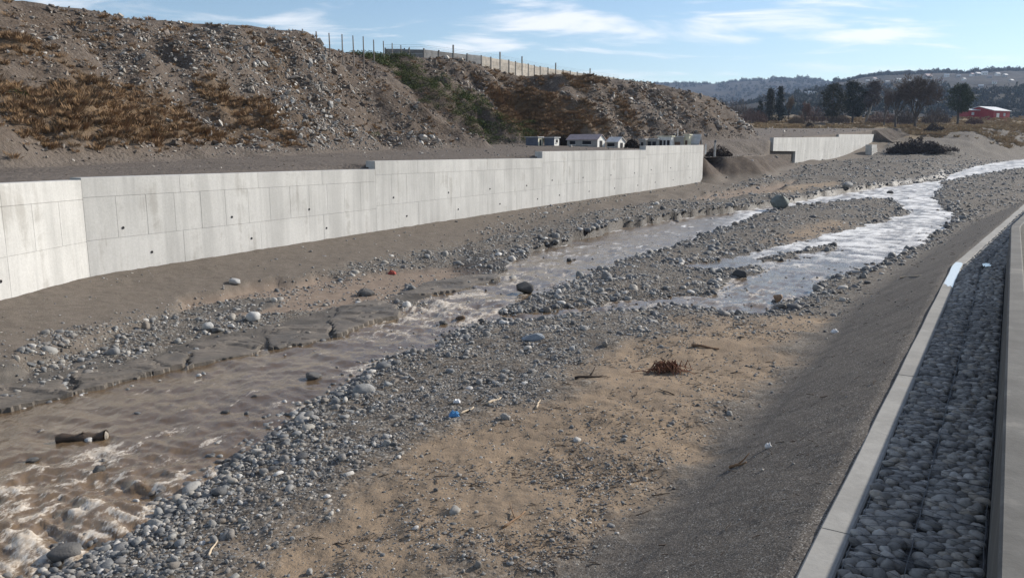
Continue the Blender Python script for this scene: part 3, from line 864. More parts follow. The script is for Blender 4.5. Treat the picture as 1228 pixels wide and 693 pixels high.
film('puddle', 'bright film of water lying across the concrete kerb', side(.03, sA + .5, sB, 8) + [(sB + .05, .12), (sB - .1, .2)] + side(KW - .03, sB - .2, sA, 8) + [(sA + .25, KW - .08), (sA + .1, .14), (sA + .4, .08)], .010)
film('puddle.001', 'small bright puddle among the mattress stones', [(s_kink + .1 + r.uniform(-.3, .3) * abs(math.sin(k)), 0) if False else (s_kink + .15 + .48 * math.cos(k * .349) * r.uniform(.35, 1), KW + .55 + .14 * math.sin(k * .349) * r.uniform(.35, 1)) for k in range(18)], .035)

# ------------------------------------------------------------------ stone prototypes and scattering
from mathutils import noise as mn
def pebble_mesh(name, seed, mat, flat=.62, sub=2, rough=.22, smooth=True):
    r = random.Random(seed); bm = bmesh.new()
    bmesh.ops.create_icosphere(bm, subdivisions=sub, radius=.5)
    sx, sy, sz = r.uniform(.8, 1.15), r.uniform(.6, .9), flat * r.uniform(.75, 1.2)
    o = Vector((r.uniform(0, 50), r.uniform(0, 50), r.uniform(0, 50)))
    for v in bm.verts:
        d = 1 + rough * mn.noise(v.co * 2.2 + o) + rough * .45 * mn.noise(v.co * 5 + o)
        p = v.co.normalized()
        e = .82                                  # a little squarer than an ellipsoid
        v.co = Vector((math.copysign(abs(p.x) ** e, p.x) * sx, math.copysign(abs(p.y) ** e, p.y) * sy, math.copysign(abs(p.z) ** e, p.z) * sz)) * .5 * d
    me = bpy.data.meshes.new(name); bm.to_mesh(me); bm.free()
    for p in me.polygons: p.use_smooth = smooth
    me.materials.append(mat); return me
def crag_mesh(name, seed, mat, dims=(1, .75, .5), n=16, bev=.0):
    r = random.Random(seed); bm = bmesh.new()
    for _ in range(n):
        v = Vector((r.gauss(0, 1), r.gauss(0, 1), r.gauss(0, 1))).normalized() * r.uniform(.8, 1.05)
        bm.verts.new((v.x * dims[0] * .5, v.y * dims[1] * .5, v.z * dims[2] * .5))
    bmesh.ops.convex_hull(bm, input=bm.verts[:])
    bmesh.ops.delete(bm, geom=[v for v in bm.verts if not v.link_faces], context='VERTS')
    if bev: bmesh.ops.bevel(bm, geom=bm.edges[:], offset=bev, segments=1, affect='EDGES')
    me = bpy.data.meshes.new(name); bm.to_mesh(me); bm.free(); me.materials.append(mat); return me
def proto(me):
    return bpy.data.objects.new(me.name, me)      # never linked to the scene: only instanced
def scatter(name, label, protos, P, rot, scl, idx, parent=None, kind='stuff'):
    me = bpy.data.meshes.new(name); me.vertices.add(len(P)); me.vertices.foreach_set('co', np.asarray(P, np.float32).ravel())
    for nm, dat in (('rot', rot), ('scl', scl)):
        a = me.attributes.new(nm, 'FLOAT_VECTOR', 'POINT'); a.data.foreach_set('vector', np.asarray(dat, np.float32).ravel())
    a = me.attributes.new('pick', 'INT', 'POINT'); a.data.foreach_set('value', np.asarray(idx, np.int32))
    o = link(name, me, parent)
    g = bpy.data.node_groups.new(name, 'GeometryNodeTree')
    g.interface.new_socket('Geometry', in_out='INPUT', socket_type='NodeSocketGeometry'); g.interface.new_socket('Geometry', in_out='OUTPUT', socket_type='NodeSocketGeometry')
    N = g.nodes; L = g.links
    gi, go, jn = N.new('NodeGroupInput'), N.new('NodeGroupOutput'), N.new('GeometryNodeJoinGeometry')
    def na(nm, dt):
        q = N.new('GeometryNodeInputNamedAttribute'); q.data_type = dt; q.inputs['Name'].default_value = nm
        return [s for s in q.outputs if s.enabled][0]
    er = N.new('FunctionNodeEulerToRotation'); L.new(na('rot', 'FLOAT_VECTOR'), er.inputs[0])
    sc_, pk = na('scl', 'FLOAT_VECTOR'), na('pick', 'INT')
    for k, po in enumerate(protos):
        oi = N.new('GeometryNodeObjectInfo'); oi.inputs['Object'].default_value = po; oi.inputs['As Instance'].default_value = True
        cp = N.new('FunctionNodeCompare'); cp.data_type = 'INT'; cp.operation = 'EQUAL'
        ci = [s for s in cp.inputs if s.enabled]; L.new(pk, ci[0]); ci[1].default_value = k
        ip = N.new('GeometryNodeInstanceOnPoints'); L.new(gi.outputs[0], ip.inputs['Points'])
        L.new(cp.outputs[0], ip.inputs['Selection']); L.new(oi.outputs['Geometry'], ip.inputs['Instance'])
        L.new(er.outputs[0], ip.inputs['Rotation']); L.new(sc_, ip.inputs['Scale'])
        L.new(ip.outputs[0], jn.inputs[0])
    L.new(jn.outputs[0], go.inputs[0])
    md = o.modifiers.new('scatter', 'NODES'); md.node_group = g
    return tag(o, label, kind=kind)
def individuals(name, label, cat, group, protos, P, rot, scl, idx, parent=None):
    for p, q, s, k in zip(P, rot, scl, idx):
        o = bpy.data.objects.new(name, protos[k].data); COL.objects.link(o)
        o.location = p; o.rotation_euler = q; o.scale = s
        if parent is not None: o.parent = parent
        else: tag(o, label, cat, group)

RIVER = stone_mat('river_stone', [(0, (.075, .076, .078)), (.22, (.135, .138, .14)), (.42, (.20, .205, .207)), (.6, (.185, .162, .138)), (.75, (.265, .27, .268)), (.88, (.31, .285, .245)), (1, (.55, .54, .52))])
GABST = stone_mat('mattress_stone', [(0, (.16, .152, .14)), (.35, (.27, .258, .238)), (.7, (.35, .336, .31)), (.85, (.35, .31, .255)), (1, (.48, .465, .435))])
RUBBLE = stone_mat('rubble_stone', [(0, (.12, .108, .098)), (.35, (.20, .185, .168)), (.65, (.285, .268, .245)), (.88, (.38, .362, .335)), (1, (.62, .60, .56))], .5)
pebs = [proto(pebble_mesh('river_stone', 100 + k, RIVER, .58 if k < 5 else .8, 2, .26 if k < 4 else .42)) for k in range(8)]
lowpebs = [proto(pebble_mesh('river_pebble', 130 + k, RIVER, .6, 1, .3)) for k in range(5)]
pebs += [proto(crag_mesh('river_stone', 140 + k, RIVER, (1, random.uniform(.6, .85), random.uniform(.4, .62)), 15, .04)) for k in range(4)]
lowpebs += [proto(crag_mesh('river_pebble', 150 + k, RIVER, (1, random.uniform(.6, .85), random.uniform(.4, .62)), 12)) for k in range(3)]
gabs = [proto(pebble_mesh('stone', 160 + k, GABST, .7, 2, .18)) for k in range(7)]
RUBBLE_B = stone_mat('brown_rubble', [(0, (.085, .066, .052)), (.45, (.15, .12, .096)), (.8, (.22, .185, .155)), (.95, (.32, .29, .25)), (1, (.50, .47, .43))], .5)
crags = [proto(crag_mesh('rubble_rock', 200 + k, RUBBLE if k < 9 else RUBBLE_B, (1, random.uniform(.5, .85), random.uniform(.28, .6)), 14)) for k in range(18)]

# ------------------------------------------------------------------ gabion mattress
gab = empty('gabion_mattress', on_kerb(s_kink, KW + .5)[0], 'dark stone-filled wire mattress between the kerb and the river wall', 'gabion')
gorg = Vector(gab.location)
W_G = wall_off - KW - .01
m = MB()
gs = np.arange(5.0, S_END, .6)
V = []
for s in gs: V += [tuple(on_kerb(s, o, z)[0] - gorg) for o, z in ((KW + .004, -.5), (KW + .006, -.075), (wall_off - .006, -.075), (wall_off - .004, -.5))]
link('mattress_fill', npmesh('mattress_fill', V, grid_faces(len(gs), 4)[:, ::-1], False), gab, [simple('dark_fill', (.10, .10, .10), .95, .4, 20, .5)])  # plain dark grey bed under the stones
gp, gr2, gsc, gix = [], [], [], []
sp_ = .112; row = 0; s = 6.0
mid = W_G * .46
cage = 1.02
while s < 62:
    o = .045 + (sp_ * .5 if row % 2 else 0)
    while o < W_G - .03:
        so = s + rng.uniform(-.022, .022); oo = o + rng.uniform(-.022, .022)
        near_seam = abs(oo - mid) < .03
        if not near_seam and oo < W_G - .035:
            q, d = on_kerb(so, KW + oo)
            size = sp_ * rng.uniform(1.02, 1.5)
            dip = -.03 * math.exp(-((oo - mid) / .06) ** 2) - .026 * math.exp(-(((so % cage) - cage / 2) / .05) ** 2)
            q = q - gorg; q.z += -.038 + rng.uniform(-.016, .012) + dip
            gp.append(q); a = math.atan2(d.y, d.x) + rng.normal(0, .8) + math.pi / 2
            gr2.append((rng.normal(0, .25), rng.normal(0, .25), a)); gsc.append((size * rng.uniform(1, 1.25), size, size * rng.uniform(.85, 1.1))); gix.append(int(rng.integers(0, 7)))
        o += sp_
    s += sp_ * .84; row += 1
gp = np.array([tuple(q) for q in gp]); gr2 = np.array(gr2); gsc = np.array(gsc); gix = np.array(gix)
wp = gp + np.array(gorg)
vis = (wp[:, 1] > 5.2)
key = np.where(vis, gsc[:, 0] / np.maximum(wp[:, 1], 1), 0)
order = np.argsort(-key); A_, B_ = order[:300], order[300:]
individuals('stone', None, None, None, gabs, gp[A_], gr2[A_], gsc[A_], gix[A_], gab)
scatter('mattress_stones', None, gabs, gp[B_], gr2[B_], gsc[B_], gix[B_], gab)
WIRE = simple('galvanised_wire', (.075, .077, .08), .55, .1, 10, 0, .5)
m = MB()
def wire(pts, rad): m.tube([p - gorg for p in pts], rad, 4)
for off in (KW + .02, KW + mid, wall_off - .03):
    wire([on_kerb(s, off + .006 * math.sin(s * 9), .0 - (.012 if abs(off - KW - mid) < .01 else .02))[0] for s in np.arange(6, 60, .35)], .0055)
k = 0; s = 6.0
while s < 60:
    if abs((s % cage) - cage / 2) < .03 or True:
        pass
    s += .5
for q in np.arange(cage / 2 + 6 * cage, 60, cage):
    wire([on_kerb(q + .01 * math.sin(o * 20), o, -.012)[0] for o in np.linspace(KW + .02, wall_off - .03, 8)], .0055)
# hexagon netting, simplified to its twisted pairs
for q in np.arange(6, 26, .21):
    for sgn in (1, -1):
        wire([on_kerb(q + (o - KW) * .5 * sgn + (W_G * .5 if sgn < 0 else 0), o, .014 + .006 * math.sin(q * 31 + o * 40))[0] for o in np.linspace(KW + .02, wall_off - .03, 5)], .0024)
m.build('wire_netting', WIRE, gab)

# ------------------------------------------------------------------ stones over the river bed
NC = 530000
caz = np.radians(rng.uniform(-48, 36, NC)); inv = rng.uniform(1 / 175.0, 1 / 6.3, NC)
cr_ = 1 / inv
# more candidates far off, where rows are thin
ex = rng.random(NC) < .35
cr_ = np.where(ex, np.exp(rng.uniform(math.log(20), math.log(190), NC)), cr_)
px_, py_ = cr_ * np.sin(caz), cr_ * np.cos(caz)
bz, bw = bed(px_, py_)
clump = fbm(px_ * .8, py_ * .8, 4, 81); streak_ = fbm((px_ * .55 + py_ * .83) * .3, (px_ * .83 - py_ * .55) * 1.1, 4, 82)
dw = bw['dw']
edge_b = np.exp(-np.maximum(dw, 0) / 1.1) * (dw > -.05)
pg = sdf(px_, py_, PUDDLE_GRAVEL)
gravel = (1 - .93 * bw['sand']) * (1 - .90 * bw['mud']) * (1 - .95 * bw['apron']) * (1 - .95 * bw['rock']) * (1 - .95 * bw['bank']) * (1 - .72 * (1 - ss(bw['dk'], 3.6, 5.2)) * (py_ < 34))
wgt = gravel * np.clip(.55 + 1.3 * clump + .7 * streak_, .08, 1)
wgt = np.maximum(wgt, edge_b * (1 - bw['rock']) * (1 - bw['bank']) * .9)
wgt = np.maximum(wgt, np.where(pg < 0, .85 * np.clip(.7 + clump, 0, 1), 0))
band = np.exp(-((bw['dl'] - 4.3) / .8) ** 2) * (bw['dl'] > 0); wgt = np.maximum(wgt, band * .7)
beach = bw['sand'] * np.clip(.34 + .8 * clump + .4 * streak_, .05, .9); wgt = np.maximum(wgt, beach * .9)
wgt = np.maximum(wgt, .8 * np.exp(-(sdf(px_, py_, GT) / .9) ** 2) * (dw > 0) * (py_ > 40))
wgt = np.where(dw < 0, .25 * np.exp(dw / .25) + .0006 + .004 * (cr_ > 22), wgt)
wgt = np.where((bw['dk'] < .05) | (bw['dl'] < .25), 0, wgt)
keep = rng.random(NC) < wgt
x, y, z, dwk, sd, bk = px_[keep], py_[keep], bz[keep], dw[keep], bw['sand'][keep], bw['bank'][keep]
eb = edge_b[keep]; D = np.hypot(x, y)
big = rng.random(len(x))
diam = (.018 + .00155 * D) * np.exp(rng.normal(0, .45, len(x)))
diam *= 1 + 1.0 * eb * (big > .45) + 1.3 * (big > .975) * (D < 40) * (1 - sd)
diam *= np.where(sd > .5, .72, 1) * np.where(bk > .5, .6, 1)
diam = np.where(dwk < -.05, np.maximum(diam * 1.3, .12), diam)
diam = np.clip(diam, .014, .42)
zs = np.where(dwk < 0, zbase(y) - diam * .12, z + diam * rng.uniform(-.22, .14, len(x)))
P = np.stack([x, y, zs], 1); n = len(x)
rot = np.stack([rng.normal(0, .22, n), rng.normal(0, .22, n), rng.uniform(0, 6.28, n)], 1)
scl = diam[:, None] * rng.uniform(.85, 1.2, (n, 3))
pxs = diam / D
order = np.argsort(-pxs)
inview = np.abs(np.arctan2(x, y)) < math.radians(31.5)
order = np.r_[order[inview[order]], order[~inview[order]]]
A_, B_ = order[:300], order[300:]
STONES = []; pk = rng.integers(0, 12, 300)
for q, kk in zip(A_, pk):
    o = bpy.data.objects.new('river_stone', pebs[kk].data); COL.objects.link(o)
    o.location = P[q]; o.rotation_euler = rot[q]; o.scale = scl[q]
    sz = 'large' if diam[q] > .30 else ('fist-sized' if diam[q] < .15 else 'head-sized')
    if dwk[q] < 0: wh_ = 'half sunk in the shallow water'
    elif sd[q] > .5: wh_ = 'lying on the tan sand'
    elif bk[q] > .5: wh_ = 'at the foot of the dark right bank'
    elif x[q] * .83 - y[q] * .55 < -12: wh_ = 'on the bar below the long flood wall'
    elif dwk[q] < 1.0: wh_ = 'at the edge of the stream'
    elif y[q] < 14: wh_ = 'on the nearest gravel bar'
    else: wh_ = 'on the gravel beyond the sand flat'
    tag(o, f'{sz} loose stone {wh_}', 'stone', 'loose stones on the river bed'); STONES.append((o, sz))
hi = B_[pxs[B_] > .0062]; lo = B_[pxs[B_] <= .0062]
scatter('cobbles', 'rounded grey cobbles strewn over the gravel bars', pebs, P[hi], rot[hi], scl[hi], rng.integers(0, 12, len(hi)))
scatter('gravel', 'grey gravel covering the river bars', lowpebs, P[lo], rot[lo], scl[lo], rng.integers(0, 8, len(lo)))
print('stones', n, len(hi), len(lo))

# dark twigs and leaf litter left on the sand
TWIG = simple('wet_twig', (.055, .040, .030), .85, .3, 20)
def twig_mesh(seed):
    r = random.Random(seed); t = MB(); a = [Vector((0, 0, 0))]
    for k in range(3): a.append(a[-1] + Vector((.33, r.uniform(-.10, .10), r.uniform(-.02, .05))))
    t.tube([p - Vector((.5, 0, 0)) for p in a], [.035, .03, .025, .012], 4)
    if seed % 2: t.tube([a[1] - Vector((.5, 0, 0)), a[1] + Vector((-.25, r.uniform(.1, .2), .03))], [.02, .01], 4)
    me = bpy.data.meshes.new('twig'); me.from_pydata(t.v, [], t.f); me.materials.append(TWIG); return me
twigs = [proto(twig_mesh(k)) for k in range(5)]
lit = (rng.random(NC) < np.clip((bw['sand'] * .75 + .14 * gravel + .10 * bw['bank']) * np.clip(.28 + 1.1 * clump + .3 * streak_, .03, 1) * .36, 0, 1)) & (dw > .4) & (cr_ < 38) & (bw['dk'] > .1)
x, y, z = px_[lit], py_[lit], bz[lit]; n = len(x); D = np.hypot(x, y)
L_ = (.03 + .0030 * D) * np.exp(rng.normal(0, .5, n))
scatter('twig_litter', 'dark twigs and leaf litter scattered on the sand', twigs, np.stack([x, y, z + .006], 1), np.stack([rng.normal(0, .1, n), rng.normal(0, .1, n), rng.normal(.6, .9, n)], 1),
        np.stack([L_, L_ * rng.uniform(.8, 1.6, n), L_ * 1.1], 1), rng.integers(0, 5, n))
print('twigs', n)

# ------------------------------------------------------------------ rubble, dry grass and scrub on the hillside
def surf_pick(n, wfun, seed):
    g = np.random.default_rng(seed)
    jj = g.uniform(j0, len(Wr) - 2.01, n); ii = g.uniform(0, len(U) - 1.01, n)
    j, i = jj.astype(int), ii.astype(int); a, b = jj - j, ii - i
    def bl(M): return (M[j, i] * (1 - a) + M[j + 1, i] * a) * (1 - b) + (M[j, i + 1] * (1 - a) + M[j + 1, i + 1] * a) * b
    x, y, z = bl(X), bl(Y), bl(Zt)
    cell = np.linalg.norm(np.stack([X[j + 1, i] - X[j, i], Y[j + 1, i] - Y[j, i]]), axis=0) / .42
    on, gr, d, rel = bl(On), bl(Gr), bl(Dt), bl(Rel)
    tx = np.stack([X[j, i + 1] - X[j, i], Y[j, i + 1] - Y[j, i], Zt[j, i + 1] - Zt[j, i]], 1)
    ty = np.stack([X[j + 1, i] - X[j, i], Y[j + 1, i] - Y[j, i], Zt[j + 1, i] - Zt[j, i]], 1)
    nv = np.cross(tx, ty); nv /= np.linalg.norm(nv, axis=1)[:, None]; nv *= np.sign(nv[:, 2:3])
    w = wfun(x, y, z, on, gr, d, rel) * np.minimum(cell, 1.5)
    # a point must face the camera and stand in view
    az = np.degrees(np.arctan2(x, y))
    k = (g.random(n) < w) & (az > -52) & (az < 30) & ((nv[:, 0] * -x + nv[:, 1] * -y + nv[:, 2] * (EYE - z)) > -4) & (y > 18)
    return x[k], y[k], z[k], nv[k], on[k], gr[k], g
GREEN_LINE = [hit_terr(*q) for q in ((462, 72), (490, 88), (520, 105), (550, 125), (580, 148), (610, 145))]
def green_w(x, y):
    """the belt of green scrub that fills the notch between the two slopes"""
    line = GREEN_LINE
    d = np.full(np.shape(x), 1e9)
    for a, b in zip(line[:-1], line[1:]): d = np.minimum(d, seg_dist(x, y, a, b))
    return ss(-np.sqrt(d) + 1.6 * fbm(x * .3, y * .3, 3, 90), -4.6, -2.2)
sp_a = atd(470, 150, 58)
def w_rock(x, y, z, on, gr, d, rel):
    c = fbm(x * .16, y * .16, 4, 91); f = fbm(x * .6, y * .6, 3, 92)
    grey = np.exp(-((x - sp_a[0]) ** 2 + (y - sp_a[1]) ** 2) / 170.0)
    w = np.clip(.36 + .9 * c + .6 * f + .9 * grey - .18 * (y > 88), .06, 1) * (1 - .75 * ss(rel, .85, 1.0)) * np.where(on > .08, 1, .02) * (1 - .8 * gr) * (1 - green_w(x, y))
    return w
x, y, z, nv, on, gr, g = surf_pick(290000, w_rock, 5)
D = np.hypot(x, y); n = len(x)
size = (.04 + .0026 * D) * np.exp(g.normal(0, .48, n)) * np.where(on > .3, 1, .6)
size = np.clip(size, .07, 1.1)
pit = np.arctan2(-nv[:, 1], nv[:, 2]); rol = np.arctan2(nv[:, 0], nv[:, 2])
rot = np.stack([pit * .8 + g.normal(0, .4, n), rol * .8 + g.normal(0, .4, n), g.uniform(0, 6.28, n)], 1)
scl = size[:, None] * g.uniform(.8, 1.3, (n, 3))
P = np.stack([x, y, z + size * .10], 1); greyp = np.clip(.12 + 1.1 * np.exp(-((x - sp_a[0]) ** 2 + (y - sp_a[1]) ** 2) / 190.0) + .8 * fbm(x * .12, y * .12, 3, 99), .05, .95); ix = g.integers(0, 9, n) + 9 * (g.random(n) > greyp)
vis = np.array([abs(math.atan2(a, b)) < math.radians(32) for a, b in zip(x, y)])
order = np.argsort(-np.where(vis, size / D, 0)); A_, B_ = order[:240], order[240:]
CRAGS = []
for q in A_:
    o = bpy.data.objects.new('rubble_rock', crags[ix[q]].data); COL.objects.link(o)
    o.location = P[q]; o.rotation_euler = rot[q]; o.scale = scl[q]
    where = 'on the nearer rubble slope' if x[q] < -1 and y[q] < 84 else 'on the slope under the panel fence'
    hgt = 'high' if z[q] > 11.5 else ('halfway up' if z[q] > 7.5 else 'low')
    tag(o, f'angular pale grey rock lying {hgt} {where}', 'rock', 'rocks lying on the rubble hillside'); CRAGS.append(o)
scatter('rubble', 'broken angular rubble covering the hillside', crags, P[B_], rot[B_], scl[B_], ix[B_])
print('rubble', n)

def leafy(name, cols, rough=.8):
    m = NT(name); c = m.ramp(m.rnd(), [(k / (len(cols) - 1), q) for k, q in enumerate(cols)])
    m.b.inputs['Subsurface Weight'].default_value = 0
    return m.out(c, rough, None, .15)
GRASS_DRY = leafy('dry_grass', [(.15, .093, .052), (.26, .172, .10), (.20, .125, .065), (.13, .095, .063)])
SCRUB = leafy('scrub_leaf', [(.048, .066, .020), (.080, .10, .030), (.058, .078, .026), (.11, .115, .045)])
BRAMBLE = leafy('bramble_twig', [(.035, .028, .024), (.06, .045, .038), (.045, .037, .030)])
def tuft_mesh(seed, mat, n=80, spread=1.3, w=.008):
    r = random.Random(seed); v, f = [], []
    for k in range(n):
        a = r.uniform(0, 6.28); b = r.uniform(0, spread * .5); x0, y0 = math.cos(a) * b, math.sin(a) * b
        lean = r.uniform(.1, .55); h = r.uniform(.5, 1); c, s = math.cos(a + r.uniform(-.6, .6)), math.sin(a)
        px, py = -s * w, c * w
        i = len(v)
        v += [(x0 - px, y0 - py, -.08), (x0 + px, y0 + py, -.08), (x0 + c * lean * .4 + px * .7, y0 + s * lean * .4 + py * .7, h * .6), (x0 + c * lean, y0 + s * lean, h)]
        f += [(i, i + 1, i + 2), (i, i + 2, i + 3)]
    me = bpy.data.meshes.new('tuft'); me.from_pydata(v, [], f); me.materials.append(mat); return me
def clump_mesh(name, seed, mat, n=110, leaf=.12, flat=.8):
    r = random.Random(seed); v, f = [], []
    for k in range(n):
        d = Vector((r.gauss(0, 1), r.gauss(0, 1), r.gauss(0, 1))).normalized() * (r.uniform(.15, 1) ** .45) * .5
        d.z = abs(d.z) * flat if r.random() < .8 else d.z * .3
        a, b = Vector((r.gauss(0, 1), r.gauss(0, 1), r.gauss(0, 1))).normalized(), Vector((r.gauss(0, 1), r.gauss(0, 1), r.gauss(0, 1))).normalized()
        l = leaf * r.uniform(.6, 1.3); i = len(v)
        v += [d - a * l * .5, d + b * l * .45, d + a * l * .5]; f.append((i, i + 1, i + 2))
    me = bpy.data.meshes.new(name); me.from_pydata([tuple(q) for q in v], [], f); me.materials.append(mat); return me
tufts = [proto(tuft_mesh(k, GRASS_DRY)) for k in range(5)]
x, y, z, nv, on, gr, g = surf_pick(140000, lambda x, y, z, on, gr, d, rel: np.clip(gr * 1.0 - .10, 0, 1) * .8 + .05 * on + .02 * (on > .3) * np.clip(fbm(x * .2, y * .2, 3, 93), 0, 1), 6)
n = len(x); h = g.uniform(.10, .34, n) * (1 + .5 * gr)
scatter('dry_grass', 'tawny dry grass in patches on the slopes', tufts, np.stack([x, y, z], 1), np.stack([g.normal(0, .15, n), g.normal(0, .15, n), g.uniform(0, 6.28, n)], 1), np.stack([h * 1.3, h * 1.3, h], 1), g.integers(0, 5, n))
print('tufts', n)
scr = [proto(clump_mesh('scrub', 300 + k, SCRUB)) for k in range(5)]
x, y, z, nv, on, gr, g = surf_pick(60000, lambda x, y, z, on, gr, d, rel: green_w(x, y) * .75 * np.clip(.8 + fbm(x * .5, y * .5, 3, 94), .1, 1) * (d > -.5) + .0020 * on * (fbm(x * .1, y * .1, 3, 95) > .1), 7)
n = len(x); h = g.uniform(.6, 1.6, n)
scatter('green_scrub', 'low green scrub filling the notch between the slopes', scr, np.stack([x, y, z + .05], 1), np.stack([g.normal(0, .2, n), g.normal(0, .2, n), g.uniform(0, 6.28, n)], 1), np.stack([h * 1.2, h * 1.2, h * .9], 1), g.integers(0, 5, n))
print('scrub', n)

# ------------------------------------------------------------------ finding the ground
def gz_terr(x, y):
    return float(terrace(np.array([x]), np.array([y]))[0][0])
def gz_bed(x, y):
    return float(bed(np.array([x]), np.array([y]))[0][0])
def hit_bed(px, py, d0=20, d1=330):
    d = ray(px, py); Ds = np.linspace(d0, d1, 900)
    z, _ = bed(Ds * d[0] / d[1], Ds)
    k = np.nonzero(EYE + Ds * d[2] / d[1] <= z)[0]
    D_ = Ds[k[0]] if len(k) else d1
    return Vector((D_ * d[0] / d[1], D_, float(z[k[0]] if len(k) else z[-1])))

# ------------------------------------------------------------------ fences on the crest
WOOD = simple('weathered_wood', (.20, .18, .16), .85, .3, 8, .3, .2, .2)
posts = [(363, 35, 74), (379.5, 38, 76), (395, 40, 79), (409.7, 41.4, 82), (423.5, 43, 85), (435.4, 44, 88), (448, 48, 91), (460, 49.5, 95), (470, 52, 98), (481, 54.4, 100)]
for k, (px, py, D_) in enumerate(posts):
    t = atd(px, py, D_); zg = min(gz_terr(t.x, t.y), t.z - .9)
    o = empty('fence_post', (t.x, t.y, zg), ['first', 'second', 'third', 'fourth', 'fifth', 'sixth', 'seventh', 'eighth', 'ninth', 'tenth'][k] + ' plain wooden post from the left on the hill crest', 'post', 'wooden posts along the hill crest')
    m = MB(); hgt = t.z - zg; lean = random.uniform(-.05, .05)
    m.tube([(0, 0, -.5), (lean * .5, 0, hgt * .5), (lean, 0, hgt)], [.075, .07, .06], 6)
    m.build('shaft', WOOD, o)
t = atd(490.8, 57, 100.5); zg = min(gz_terr(t.x, t.y), t.z - 1.2)
o = empty('fence_post', (t.x, t.y, zg), 'braced wooden post with a slanting strut before the grey panel fence', 'post', 'wooden posts along the hill crest')
m = MB(); m.tube([(0, 0, -.5), (0, 0, t.z - zg)], [.08, .07], 6); m.build('shaft', WOOD, o)
m = MB(); m.tube([(-.85, -.1, .02), (-.02, 0, t.z - zg - .12)], [.06, .055], 6); m.build('strut', WOOD, o)

def panel_fence(name, label, pts, bay, mats, tall, hgt=1.55):
    P = [atd(px, py, (17.0 - EYE) / ((HORIZON - py) / FPX)) for px, py in pts]
    root = empty(name, (P[0].x, P[0].y, 15.0), label, 'fence'); og = Vector(root.location)
    for a, b in zip(P[:-1], P[1:]):
        L = (b - a).length; k = max(1, round(L / bay))
        for i in range(k):
            p, q = a.lerp(b, i / k), a.lerp(b, (i + 1) / k)
            d = (q - p).normalized(); nn_ = Vector((-d.y, d.x, 0)) * .04
            lv = [0, .36, .69, 1.0]
            drop = random.uniform(-.04, .04)
            for s in range(3):
                m = MB(); z0, z1 = -hgt + hgt * lv[s] + .008 + drop, -hgt + hgt * lv[s + 1] - .008 + drop
                if s == 0: z0 -= 2.4
                A1, B1 = p + d * .07 - og, q - d * .07 - og
                m.hexa([A1 - nn_ + Vector((0, 0, z0)), B1 - nn_ + Vector((0, 0, z0)), B1 + nn_ + Vector((0, 0, z0)), A1 + nn_ + Vector((0, 0, z0)),
                        A1 - nn_ + Vector((0, 0, z1)), B1 - nn_ + Vector((0, 0, z1)), B1 + nn_ + Vector((0, 0, z1)), A1 + nn_ + Vector((0, 0, z1))])
                m.build('panel', mats[0], root)
            m = MB(); e = .12 + (.85 if (i % tall == 2) else 0); c = p - og - nn_ * .9
            m.box((0, 0, (-hgt - 2.4 + e) / 2), (.15, .15, hgt + 2.4 + e), Matrix.Translation(c) @ Matrix.Rotation(math.atan2(d.y, d.x), 4, 'Z'))
            m.build('post', mats[1], root)
    m = MB()
    for h_ in (.12, .3, .5):
        m.tube([p - og + Vector((0, 0, h_)) for p in P], .012, 4)
    m.build('barbed_wire', WIRE, root)
    return root
CP1 = simple('grey_fence_panel', (.20, .20, .20), .9, .25, 2, .2, .2, .22)
CP2 = simple('tan_fence_panel', (.36, .33, .29), .9, .25, 2, .2, .2, .15)
CPP = simple('fence_post_concrete', (.17, .165, .16), .9, .2, 3, .2, .2, .1)
panel_fence('panel_fence', 'darker grey concrete panel fence at the left end of the crest', [(462, 58.8), (508, 59.4), (560, 65.6), (576.7, 67.5)], 2.6, (CP1, CPP), 4)
panel_fence('panel_fence.001', 'long tan concrete panel fence running away along the crest', [(577, 67.6), (610, 73), (647.5, 80.5), (692, 87.2), (742.5, 94.3)], 2.3, (CP2, CPP), 6)

